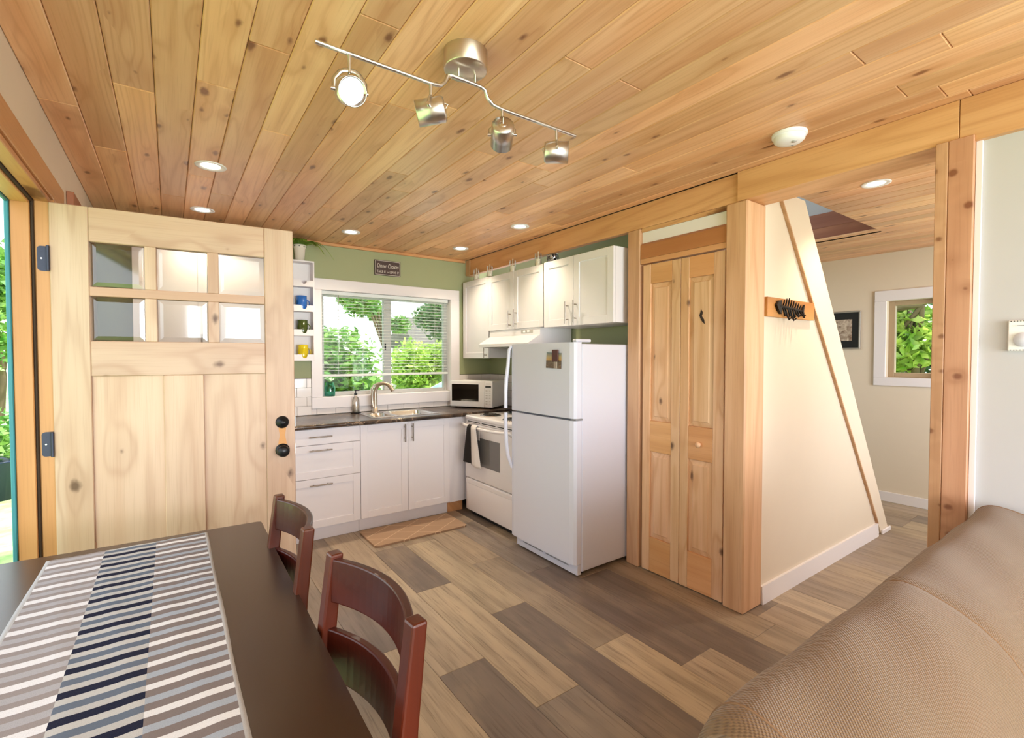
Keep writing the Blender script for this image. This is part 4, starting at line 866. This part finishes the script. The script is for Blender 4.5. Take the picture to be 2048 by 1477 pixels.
for i in range(15):
    a = R(-175+i*12.6+random.uniform(-5, 5)); ln = random.uniform(0.12, 0.19)
    if i == 9: a, ln = R(-38), 0.20
    if i == 10: a, ln = R(-20), 0.27
    if i == 11: a, ln = R(-8), 0.20
    fb = MB(); spine = []
    for k in range(11):
        q = k/10; rr = 0.01+ln*q; z = fz_+0.125+0.062*math.sin(min(q*1.9, 1.57))-max(0, q-0.45)**1.5*ln*(1.5 if i in (10, 11, 9) else 0.8)
        spine.append(Vector((fx_+rr*math.cos(a), min(fy_+rr*math.sin(a), 4.485), min(z, 2.474))))
    fb.tube(spine, 0.0012, 4)
    for k in range(1, 10):
        for q in (0.0, 0.5):
            if k == 9 and q: continue
            p = spine[k].lerp(spine[k+1], q); d = (spine[k+1]-spine[k]).normalized(); w = 0.042*(1-0.75*(k+q)/10)*(0.6 if k < 2 else 1)
            sd = Vector((-d.y, d.x, 0)).normalized()
            for s_ in (1, -1):
                e = p+(sd*s_+d*0.45)*w; e.y = min(e.y, 4.49); e.z = min(e.z-0.004, 2.476); pp = d*0.0075
                fb.add([p-pp*.6, p+pp, e.lerp(p, 0.35)+pp*.9, e, e.lerp(p, 0.35)-pp*.6], [(0, 1, 2, 3, 4)])
    fb.build('frond', M['fern'], fp)
# ---- wooden shelf end on the left wall behind the door
ws = thing('wall_ledge', 'short brown wooden ledge on the wall beyond the entry door', 'ledge', (XL, 3.5, 2.2))
boxpart('board', M['redboard'], ws, (XL+0.001, XL+0.030, 3.30, 4.10, 2.18, 2.292), 0.002)
# ---- kitchen mat
mt = MB(); pts = []
for cx_, cy_, a0 in ((2.045-0.03, 3.905-0.03, 0), (1.243+0.03, 3.905-0.03, 90), (1.243+0.03, 3.515+0.03, 180), (2.045-0.03, 3.515+0.03, 270)): pts += [(cx_+0.03*math.cos(R(a0+q*22.5))-1.64, cy_+0.03*math.sin(R(a0+q*22.5))-3.71) for q in range(5)]
mt.prism(pts, 'z', 0.0, 0.014); o = mt.build('kitchen_mat', [M['mat']], fix=True); o.location = (1.64, 3.71, 0.0005)
tag(o, 'tan kitchen mat with a diamond line pattern by the sink', 'mat')
# ---- ceiling downlights
def downlight(x_, y_, label, r_=0.074, power=30.0):
    t = thing('ceiling_downlight', label, 'downlight', (x_, y_, ZC), group='recessed ceiling lights')
    part('trim_ring', M['plastic'], t, lambda b: b.lathe([(r_, -0.0005), (r_, -0.004), (r_-0.006, -0.006), (r_-0.026, -0.003), (r_-0.029, 0.001)], (x_, y_, ZC), 28))
    part('lens', M['lens'], t, lambda b: b.lathe([(r_-0.028, -0.0015), (0.0, -0.0015)], (x_, y_, ZC), 24))
    light('downlight_lamp', 'SPOT', (0, 0, -0.012), power, (1.0, 0.85, 0.62), (0, 0, -1), t, spot_size=R(115), spot_blend=0.9, shadow_soft_size=0.03)
downlight(0.195, 3.062, 'recessed ceiling light nearest the entry door'); downlight(0.202, 4.0, 'recessed ceiling light above the top of the entry door')
downlight(1.230, 4.0, 'recessed ceiling light above the kitchen sink'); downlight(2.262, 4.0, 'recessed ceiling light in the corner by the corner cabinet', power=30); downlight(2.264, 3.058, 'recessed ceiling light in front of the range hood', power=30)
downlight(3.431, 1.077, 'recessed ceiling light in the hallway behind the beam', power=34)
# ---- smoke detector
sd = thing('smoke_detector', 'round white smoke detector on the wooden ceiling', 'smoke detector', (2.345, 1.075, ZC))
part('base', M['plastic'], sd, lambda b: b.lathe([(0.073, 0.0), (0.073, -0.012), (0.069, -0.015), (0.0, -0.015)], (2.345, 1.075, ZC), 32))
cv = part('cover', M['plastic'], sd, lambda b: b.lathe([(0.065, -0.014), (0.064, -0.030), (0.052, -0.041), (0.026, -0.046), (0.0, -0.046)], (2.345, 1.075, ZC), 32))
part('test_button', M['keys'], sd, lambda b: b.lathe([(0.012, -0.043), (0.011, -0.048), (0.0, -0.048)], (2.335, 1.050, ZC), 16))
lettering('lettering', 'LED', 0.010, M['greymark'], cv, (0.030, 0.0, -0.0462), (R(180), 0, R(0)))
# ---- track light
TY, TZ = 1.43, 2.335
tl = thing('track_light', 'brushed nickel ceiling track light with four spot heads', 'track light', (0.83, TY, ZC))
part('canopy', M['satin'], tl, lambda b: b.lathe([(0.0, -0.062), (0.070, -0.062), (0.074, -0.058), (0.074, 0.0)], (0.83, TY, ZC), 36))
for x_ in (0.803, 0.868): part('stem', M['nickel'], tl, lambda b: b.cyl((x_, TY, ZC-0.06), (x_, TY, 2.385), 0.004, n=8))
rod = [(0.345, TY, TZ), (0.70, TY, TZ), (0.735, TY, TZ+0.004), (0.752, TY, TZ+0.02), (0.762, TY, TZ+0.045), (0.78, TY, 2.385), (0.835, TY, 2.386), (0.89, TY, 2.385), (0.908, TY, TZ+0.045), (0.918, TY, TZ+0.02), (0.94, TY, TZ+0.004), (0.98, TY, TZ), (1.335, TY, TZ)]
part('rod', M['nickel'], tl, lambda b: b.tube(rod, 0.0065, 10))
rg, fw = Vector((rgt.x, rgt.y, 0)), Vector((math.sin(YAW), math.cos(YAW), 0)); dn = Vector((0, 0, -1))
def head(x_, d, side, drop=0.056, swing=None):
    d = d.normalized(); st_ = Vector((x_, TY, TZ)); piv = st_+dn*drop
    h = part('stem', M['nickel'], tl, lambda b: b.cyl(st_+dn*0.004, piv, 0.0052, n=10))
    sd_ = side.normalized(); cen = piv+dn*0.034+(swing if swing else Vector())
    r_ = 0.040; ln = 0.092
    hd = part('head', M['nickel'], tl, lambda b: b.lathe([(0.012, -ln*.5), (r_-0.004, -ln*.5), (r_, -ln*.42), (r_, ln*.5), (r_-0.003, ln*.5), (r_-0.004, ln*.36)], cen, 28, d), fix=False)
    part('lens', M['tracklens'], hd, lambda b: b.lathe([(r_-0.009, ln*.40), (0.0, ln*.40)], cen, 24, d))
    part('reflector', M['chrome'], hd, lambda b: b.lathe([(r_-0.004, ln*.46), (r_-0.009, ln*.40)], cen, 24, d))
    part('back_cap', M['chrome'], hd, lambda b: b.lathe([(0.0, -ln*.53), (0.010, -ln*.53), (0.014, -ln*.5)], cen, 18, d))
    yk = [cen+sd_*(r_+0.003), cen+sd_*(r_+0.003)+(piv-cen)*0.55]+[piv+sd_*(r_*.7*math.cos(R(a)))-dn*0.0+(piv-cen).normalized()*(0.012*math.sin(R(a))-0.004) for a in (20, 60, 90, 120, 160)]+[cen-sd_*(r_+0.003)+(piv-cen)*0.55, cen-sd_*(r_+0.003)]
    part('yoke', M['nickel'], hd, lambda b: b.tube(yk, 0.0032, 6, ry=2.2))
    part('thumbscrew', M['chrome'], hd, lambda b: (b.cyl(cen+sd_*(r_), cen+sd_*(r_+0.012), 0.006, n=10), b.cyl(cen-sd_*(r_), cen-sd_*(r_+0.012), 0.006, n=10)))
    part('wire', M['plastic'], hd, lambda b: b.tube([piv, piv-d*0.02+dn*0.004, cen-d*(ln*.62)-dn*0.012, cen-d*(ln*.52)], 0.0016, 6))
head(0.440, -fw*0.72+rg*0.42+dn*0.42, rg*0.9+fw*0.35, swing=Vector((0.0, 0.0, -0.018)))
head(0.700, -rg*0.97+dn*0.22-fw*0.10, fw)
head(0.980, fw*0.86+dn*0.35-rg*0.08, rg)
head(1.235, rg*0.97+dn*0.05-fw*0.12, fw)
# ---- thermostat
th = thing('thermostat', 'white wall thermostat with a round dial beside the post', 'thermostat', (2.62, 0.34, 1.47))
boxpart('cover', M['plastic'], th, (2.600, 2.6195, 0.305, 0.387, 1.470, 1.587), 0.003)
part('dial', M['white_enamel'], th, lambda b: b.lathe([(0, -0.012), (0.024, -0.011), (0.027, -0.006), (0.027, 0.0)], (2.600, 0.345, 1.513), 28, (1, 0, 0)))
for i in range(9):
    for z in (1.4725, 1.5815): boxpart('vent', M['darkgap'], th, (2.5985, 2.6005, 0.309+i*0.0085, 0.3125+i*0.0085, z, z+0.003))
part('logo', M['greymark'], th, lambda b: (b.lathe([(0.004, -0.0006), (0.004, 0.0005)], (2.600, 0.370, 1.566), 14, (1, 0, 0)), b.box(2.5992, 2.6003, 0.334, 0.363, 1.5645, 1.5672)))
# ---- hook board with iron fish skeleton
hb = thing('hook_board', 'short wooden hook board on the stair wall', 'board', (3.07, 1.40, 1.68)); boxpart('board', M['hookboard'], hb, (2.795, 3.392, 1.386, 1.4095, 1.683, 1.795), 0.002)
fi = thing('fish_hook', 'black iron fish skeleton hook on the wooden board', 'hook', (3.07, 1.38, 1.70))
FX, FZ, FYY = 3.045, 1.742, 1.378
part('spine', M['iron'], fi, lambda b: b.tube([(FX-0.13, FYY, FZ+0.004), (FX-0.05, FYY, FZ+0.002), (FX+0.06, FYY, FZ-0.004), (FX+0.165, FYY, FZ-0.010)], [0.010, 0.009, 0.008, 0.006], 8))
part('head', M['iron'], fi, lambda b: b.prism([(FX-0.175, FZ+0.010), (FX-0.145, FZ+0.035), (FX-0.115, FZ+0.040), (FX-0.110, FZ), (FX-0.118, FZ-0.042), (FX-0.15, FZ-0.020)], 'y', FYY-0.008, FYY+0.008), fix=True)
part('tail', M['iron'], fi, lambda b: b.prism([(FX+0.150, FZ-0.004), (FX+0.182, FZ+0.032), (FX+0.172, FZ-0.010), (FX+0.186, FZ-0.050), (FX+0.160, FZ-0.020)], 'y', FYY-0.006, FYY+0.006), fix=True)
for i, (dx, hu, hl) in enumerate(((-0.09, .046, .05), (-0.06, .054, .072), (-0.03, .058, .052), (0.0, .050, .075), (0.03, .044, .056), (0.06, .038, .05), (0.09, .034, .048), (0.12, .028, .044))):
    part('rib', M['iron'], fi, lambda b: b.tube([(FX+dx, FYY, FZ), (FX+dx+0.006, FYY-0.004, FZ+hu*.6), (FX+dx+0.016, FYY-0.002, FZ+hu)], [0.0055, 0.005, 0.003], 6))
    hk = -0.030 if i % 2 else -0.012
    part('rib', M['iron'], fi, lambda b: b.tube([(FX+dx, FYY, FZ), (FX+dx+0.008, FYY-0.006, FZ-hl*.6), (FX+dx+0.014, FYY+hk*.6, FZ-hl), (FX+dx+0.016, FYY+hk, FZ-hl*.82)], [0.0055, 0.006, 0.0065, 0.005], 6))
for dx in (-0.10, 0.10): part('mount', M['iron'], fi, lambda b: b.cyl((FX+dx, 1.3862, FZ), (FX+dx, FYY, FZ), 0.006, n=8))
# ---- framed picture on the far wall
pf = thing('framed_picture', 'framed sepia picture with black mat on the hallway wall', 'picture', (XF, 2.1, 1.53))
PY0, PY1, PZ0, PZ1 = 1.935, 2.265, 1.530, 1.925
for d in ((PY0, PY1, PZ0, PZ0+0.014), (PY0, PY1, PZ1-0.014, PZ1), (PY0, PY0+0.014, PZ0+0.014, PZ1-0.014), (PY1-0.014, PY1, PZ0+0.014, PZ1-0.014)): boxpart('frame', M['greyframe'], pf, (5.798, 5.8195, *d), 0.002)
boxpart('mat', M['blackmat'], pf, (5.806, 5.8095, PY0+0.014, PY1-0.014, PZ0+0.014, PZ1-0.014)); boxpart('print', M['sepia'], pf, (5.8045, 5.8058, PY0+0.075, PY1-0.075, PZ0+0.085, PZ1-0.085))
# ---- dining table, runner, chairs
TT = 0.775
dt = thing('dining_table', 'dark espresso dining table in the foreground', 'table', (-0.09, 1.45, 0))
part('table_top', M['espresso'], dt, lambda b: (b.prism([(-0.475, 0.69), (0.272, 0.69), (0.281, 0.70), (0.295, 2.168), (0.293, 2.182), (0.280, 2.189), (-0.475, 2.226)], 'z', TT-0.030, TT)), fix=True)
tt_ = dt.children[0]; mo = tt_.modifiers.new('round', 'BEVEL'); mo.width = 0.004; mo.segments = 2; mo.limit_method = 'ANGLE'
for d in ((-0.36, 0.22, 0.80, 0.82), (-0.36, 0.22, 2.07, 2.09), (-0.36, -0.34, 0.82, 2.07), (0.20, 0.22, 0.82, 2.07)): boxpart('apron', M['espresso'], dt, (*d, TT-0.12, TT-0.0305), 0.002)
for x_ in (-0.40, 0.17):
    for y_ in (0.76, 2.04): part('leg', M['espresso'], dt, lambda b: b.add([(x_+.012, y_+.012, 0), (x_+.058, y_+.012, 0), (x_+.058, y_+.058, 0), (x_+.012, y_+.058, 0), (x_, y_, TT-.031), (x_+.07, y_, TT-.031), (x_+.07, y_+.07, TT-.031), (x_, y_+.07, TT-.031)], [(3,2,1,0),(4,5,6,7),(0,1,5,4),(1,2,6,5),(2,3,7,6),(3,0,4,7)]))
rn = MB()
def rfn(u, v):
    x = u*0.449; y = -0.02+1.415*v
    wv = 0.0045*math.sin(y*38+u*3)*max(0, u-0.45)*max(0, 1-abs(v-0.72)/0.26)+0.0010*math.sin(x*60+y*9)
    return (x+0.0012*math.sin(y*11), y, max(0.0, wv)+0.0022)
rn.grid(rfn, 60, 160); o = rn.build('table_runner', [M['runner']]); o.location = (-0.342, 0.765, TT)
sm = o.modifiers.new('thick', 'SOLIDIFY'); sm.thickness = 0.0018; sm.offset = -1
tag(o, 'woven striped table runner in grey, white and navy on the dark table', 'table runner')
def chair(label, loc, rz):
    # local frame: x = away from the table (back side), y = sideways; seat centre at -x
    c = thing('dining_chair', label, 'chair', loc, rz, group='cherry wood dining chairs beside the table')
    hw = 0.205
    for s_ in (1, -1):
        y = s_*hw
        def post(b):
            pr = [(-0.055, 0.0), (-0.028, 0.45), (-0.012, 0.75), (0.012, 0.955)]
            rings = []
            for k, (x0, z) in enumerate(pr):
                w = 0.019 if z > 0.3 else 0.016; dp = 0.019 if z < 0.9 else 0.016
                rings.append([(x0-dp, y-w, z), (x0+dp, y-w, z), (x0+dp, y+w, z), (x0-dp, y+w, z)])
            vs = [v for r_ in rings for v in r_]; n = 4
            b.add(vs, [(i*n+j, i*n+(j+1) % n, (i+1)*n+(j+1) % n, (i+1)*n+j) for i in range(3) for j in range(n)]); b.add(rings[0], [(3, 2, 1, 0)]); b.add(rings[-1], [(0, 1, 2, 3)])
        p = part('back_post', M['cherry'], c, post, True); md = p.modifiers.new('w', 'WELD'); md = p.modifiers.new('b', 'BEVEL'); md.width = 0.005; md.segments = 2; md.limit_method = 'ANGLE'
        boxpart('leg', M['cherry'], c, (-0.47, -0.432, y-0.019, y+0.019, 0, 0.43), 0.003, True)
        boxpart('side_rail', M['cherryy'], c, (-0.432, -0.05, y-0.010, y+0.010, 0.37, 0.43), 0.002, True)
        boxpart('stretcher', M['cherryy'], c, (-0.432, -0.06, y-0.009, y+0.009, 0.17, 0.20), 0.002, True)
    def rail(z0, z1, x0, bow, th=0.020):
        def fn(b):
            n = 16; rows = []
            for i in range(n+1):
                q = -1+2*i/n; y = q*(hw-0.012); xx = x0+bow*(1-q*q)
                rows.append([(xx-th/2+0.004, y, z0), (xx+th/2+0.0, y, z0), (xx+th/2+0.010, y, z1), (xx-th/2+0.010, y, z1)])
            vs = [v for r_ in rows for v in r_]
            b.add(vs, [(i*4+j, i*4+(j+1) % 4, (i+1)*4+(j+1) % 4, (i+1)*4+j) for i in range(n) for j in range(4)])
        p = part('back_rail', M['cherryy'], c, fn, True, True); md = p.modifiers.new('b', 'BEVEL'); md.width = 0.004; md.segments = 2; md.limit_method = 'ANGLE'; md.angle_limit = R(40)
    rail(0.838, 0.945, -0.004, 0.050); rail(0.655, 0.775, -0.018, 0.046)
    part('seat', M['cherryy'], c, lambda b: b.rbox(-0.475, -0.052, -0.215, 0.215, 0.43, 0.455, 0.010, 2), True)
    boxpart('front_rail', M['cherryy'], c, (-0.462, -0.442, -hw+0.019, hw-0.019, 0.37, 0.43), 0.002, True)
    return c
chair('cherry wood dining chair nearest the camera beside the dark table', (0.340, 1.034, 0), R(5.2)-0.0)
chair('cherry wood dining chair farther along the table near the entry door', (0.303, 1.668, 0), R(0.8))
# ---- sofa
sf = thing('sofa', 'tan woven fabric sofa with a rounded back in the foreground corner', 'sofa', (1.62, -0.05, 0))
prof = [(0.462, 0.06), (0.466, 0.40), (0.466, 0.70), (0.464, 0.79), (0.455, 0.835), (0.435, 0.868), (0.405, 0.885), (0.37, 0.886), (0.33, 0.876), (0.285, 0.858), (0.24, 0.830), (0.20, 0.790), (0.168, 0.735), (0.145, 0.66), (0.13, 0.56), (0.125, 0.43)]
def sofa_fn(u, v):
    x0, x1 = 0.690, 2.585; x = x0+(x1-x0)*u; e = min(x-x0, x1-x); k = min(1, e/0.055); sh = 1-(1-math.sqrt(max(0, 1-(1-k)**2)))*1.0
    f = v*(len(prof)-1); i = min(int(f), len(prof)-2); q = f-i
    def cr(a, b_, c_, d_): return 0.5*((2*b_)+(-a+c_)*q+(2*a-5*b_+4*c_-d_)*q*q+(-a+3*b_-3*c_+d_)*q**3)
    g = lambda j: prof[max(0, min(len(prof)-1, j))]
    y = cr(g(i-1)[0], g(i)[0], g(i+1)[0], g(i+2)[0]); z = cr(g(i-1)[1], g(i)[1], g(i+1)[1], g(i+2)[1])
    ins = 0.022*(1-sh); cy, cz = 0.30, 0.55
    dy, dz = y-cy, z-cz; dl = math.hypot(dy, dz); y -= dy/dl*ins; z -= dz/dl*ins if z > 0.2 else 0
    pz = 0.006*math.sin(x*7.3+1)*math.sin(v*9)+0.003*math.sin(x*19+v*14); z += pz*(1 if z > 0.5 else 0)
    for xs in (1.49,): z -= 0.006*math.exp(-((x-xs)/0.016)**2)*(1 if z > 0.5 else 0)
    return (x, y, z)
b = MB(); b.grid(sofa_fn, 150, 60)
n = 61
for side in (0.0, 1.0):
    ring = [sofa_fn(side, j/60) for j in range(61)]; b.add(ring, [tuple(range(61))] if side == 0 else [tuple(reversed(range(61)))])
b.build('back', M['sofa'], sf, fix=True)
for xs in (0.740, 1.49, 2.535):
    pts = [Vector(sofa_fn((xs-0.690)/1.895, j/48)) for j in range(48)]
    part('seam', M['seam'], sf, lambda b: b.tube(pts, 0.0024, 6))
part('base', M['sofa'], sf, lambda b: b.rbox(0.70, 2.575, -0.52, 0.44, 0.08, 0.30, 0.03)); 
for x0_, x1_ in ((0.90, 1.63), (1.64, 2.37)): part('seat_cushion', M['sofa'], sf, lambda b: b.rbox(x0_, x1_, -0.55, 0.16, 0.30, 0.46, 0.045, 4))
for x0_, x1_ in ((0.70, 0.89), (2.385, 2.575)): part('arm', M['sofa'], sf, lambda b: b.rbox(x0_, x1_, -0.55, 0.20, 0.08, 0.60, 0.06, 4))
for x_ in (0.75, 2.50):
    for y_ in (-0.48, 0.38): boxpart('foot', M['espresso'], sf, (x_, x_+0.05, y_, y_+0.05, 0, 0.08), 0.003)

# ================================================================== OUTSIDE
lawn = MB().box(-40, 40, -40, 45, -0.32, -0.25).build('ground', M['lawn']); tag(lawn, 'sunlit lawn outside the house', 'lawn', kind='structure')
def leaves(b, n, c, r, size, rng, shell=0.55):
    for i in range(n):
        d = Vector((rng.gauss(0, 1), rng.gauss(0, 1), rng.gauss(0, 1))).normalized(); q = rng.uniform(shell, 1.0)
        p = Vector(c)+Vector((d.x*r[0], d.y*r[1], d.z*r[2]))*q
        a = Vector((rng.gauss(0, 1), rng.gauss(0, 1), rng.gauss(0, 0.6))).normalized(); e = a.cross(Vector((rng.gauss(0, 1), rng.gauss(0, 1), rng.gauss(0, 1)))).normalized()
        s_ = size*rng.uniform(0.6, 1.3)
        b.add([p-a*s_, p+e*s_*.42-a*s_*.1, p+a*s_, p-e*s_*.42-a*s_*.1], [(0, 1, 2, 3)])
def shrub(name, label, c, r, mat, n, size, seed, group):
    rng = random.Random(seed); t = thing(name, label, 'shrub', (c[0], c[1], -0.25), group=group)
    b = MB()
    for k in range(7):
        cc = (c[0]+rng.uniform(-.55, .55)*r[0], c[1]+rng.uniform(-.5, .5)*r[1], c[2]+rng.uniform(-.45, .5)*r[2]); f_ = rng.uniform(0.45, 0.7)
        leaves(b, n//7, cc, (r[0]*f_, r[1]*f_, r[2]*f_), size, rng, 0.35)
    fo = b.build('foliage', M[mat], t); fo['kind'] = 'stuff'
    part('stem', M['bark'], t, lambda b: [b.cyl((c[0]+rng.uniform(-.1, .1), c[1]+rng.uniform(-.1, .1), -0.26), (c[0]+rng.uniform(-.5, .5)*r[0], c[1]+rng.uniform(-.4, .4)*r[1], c[2]+r[2]*.4), 0.025, 0.01, 6) for k in range(5)])
    return t
G1 = 'shrubs beyond the kitchen window'
shrub('garden_shrub', 'dense green shrub beyond the kitchen window, behind the teal jar', (2.05, 7.4, 0.78), (1.05, 0.7, 1.10), 'leaf1', 6200, 0.075, 11, G1)
shrub('garden_shrub', 'tall dark shrub beyond the window mullion', (3.0, 11.3, 0.95), (0.75, 0.7, 1.3), 'leaf3', 4200, 0.075, 12, G1)
shrub('garden_shrub', 'bright yellow-green shrub beyond the right window pane', (5.15, 11.0, 0.85), (0.95, 0.7, 1.10), 'leaf2', 6000, 0.075, 13, G1)
shrub('garden_shrub', 'pale leafy shrub at the far corner of the kitchen window', (8.1, 13.4, 0.9), (1.0, 0.8, 1.2), 'leaf2', 3600, 0.075, 14, G1)
shrub('garden_shrub', 'low shrub beyond the kitchen window next to the parked car', (2.95, 9.4, 0.25), (0.42, 0.4, 0.6), 'leaf2', 1800, 0.06, 15, G1)
def tree(label, base, h, c, r, mat, n, size, seed, group, lean=(0, 0)):
    rng = random.Random(seed); t = thing('garden_tree', label, 'tree', (base[0], base[1], -0.25), group=group)
    top = (c[0]+lean[0], c[1]+lean[1], c[2]+r[2]*.3)
    part('trunk', M['bark'], t, lambda b: b.tube([(base[0], base[1], -0.26), ((base[0]+top[0])/2+.1, (base[1]+top[1])/2, (top[2]-0.25)/2), top], [0.08, 0.06, 0.03], 8))
    b = MB()
    for k in range(9):
        cc = tuple(c[i]+rng.uniform(-.75, .75)*r[i] for i in range(3)); f_ = rng.uniform(0.28, 0.5)
        leaves(b, n//9, cc, tuple(r[i]*f_ for i in range(3)), size, rng, 0.2)
        part('branch', M['bark'], t, lambda q: q.tube([top if k % 2 else ((base[0]+top[0])/2+.1, (base[1]+top[1])/2, (top[2]-0.25)/2), tuple((top[i]+cc[i])/2+(0.1 if i == 2 else 0) for i in range(3)), cc], [0.04, 0.025, 0.01], 6))
    fo = b.build('foliage', M[mat], t); fo['kind'] = 'stuff'; return t
G2 = 'trees around the house'
tree('tree with leafy overhanging branches above the window mullion', (5.6, 14.4), 5, (5.0, 14.0, 3.0), (1.2, 0.9, 0.9), 'leaf1', 5400, 0.085, 21, G2)
tree('pale tree behind the right window pane', (8.6, 15.6), 5, (7.9, 15.4, 2.75), (1.35, 0.8, 1.25), 'leaf3', 5400, 0.085, 22, G2)
tree('leafy tree outside the small hallway window', (9.6, 2.6), 5, (8.9, 2.2, 1.75), (0.9, 1.5, 1.5), 'leaf2', 5200, 0.095, 23, G2)
tree('darker tree farther outside the hallway window', (12.2, 3.4), 5, (11.6, 3.0, 1.6), (1.0, 2.0, 1.9), 'leaf3', 4500, 0.12, 24, G2)
tree('leafy tree beyond the entry doorway', (-2.6, 12.6), 5, (-2.5, 12.0, 2.0), (0.8, 1.2, 1.6), 'leaf1', 3600, 0.09, 25, G2)
gp = thing('garden_planter', 'dark blue planter on the lawn outside the entry doorway', 'planter', (-1.72, 8.2, -0.25))
part('pot', M['potblue'], gp, lambda b: b.lathe([(0, 0), (0.18, 0), (0.25, 0.45), (0.27, 0.47), (0.24, 0.47), (0.0, 0.42)], (-1.72, 8.2, -0.25), 20)); 
b = MB(); leaves(b, 350, (-1.72, 8.2, 0.5), (0.3, 0.3, 0.35), 0.07, random.Random(9), 0.1); fo = b.build('foliage', M['leaf1'], gp); fo['kind'] = 'stuff'
# parked car
ca = thing('parked_car', 'white car parked outside beyond the right window pane', 'car', (5.75, 8.0, -0.25), R(-6))
sidep = [(-2.0, 0.25), (2.0, 0.25), (2.1, 0.45), (2.05, 0.75), (1.2, 0.88), (0.55, 1.30), (-0.95, 1.32), (-1.75, 0.95), (-2.05, 0.85), (-2.1, 0.5)]
part('body', M['carwhite'], ca, lambda b: b.prism(sidep, 'y', -0.82, 0.82), True, True)
part('side_window', M['carglass'], ca, lambda b: b.prism([(1.0, 0.92), (0.5, 1.24), (-0.1, 1.26), (-0.1, 0.92)], 'y', -0.825, -0.81), True, True)
part('side_window', M['carglass'], ca, lambda b: b.prism([(-0.18, 0.92), (-0.18, 1.26), (-0.9, 1.26), (-1.45, 0.97), (-1.4, 0.92)], 'y', -0.825, -0.81), True, True)
part('windshield', M['carglass'], ca, lambda b: b.add([(-1.70, -0.72, 0.985), (-1.70, 0.72, 0.985), (-1.0, 0.70, 1.31), (-1.0, -0.70, 1.31)], [(0, 3, 2, 1)]).add([(1.17, -0.72, 0.905), (1.17, 0.72, 0.905), (0.59, 0.70, 1.285), (0.59, -0.70, 1.285)], [(0, 1, 2, 3)]), True)
for x_ in (-1.3, 1.3):
    for y_ in (-0.83, 0.65): part('wheel', M['rubber'], ca, lambda b: b.cyl((x_, y_, 0.31), (x_, y_+0.18, 0.31), 0.31, n=20), True)
# garden shed far behind
shd = thing('garden_shed', 'grey shed with a dark roof behind the trees', 'shed', (9.5, 18.7, -0.25))
boxpart('wall', M['shedwall'], shd, (7.9, 11.7, 17.5, 20.0, -0.25, 1.9)); part('roof', M['shedroof'], shd, lambda b: b.prism([(17.2, 1.85), (20.3, 1.85), (18.75, 3.1)], 'x', 7.7, 11.9), fix=True)
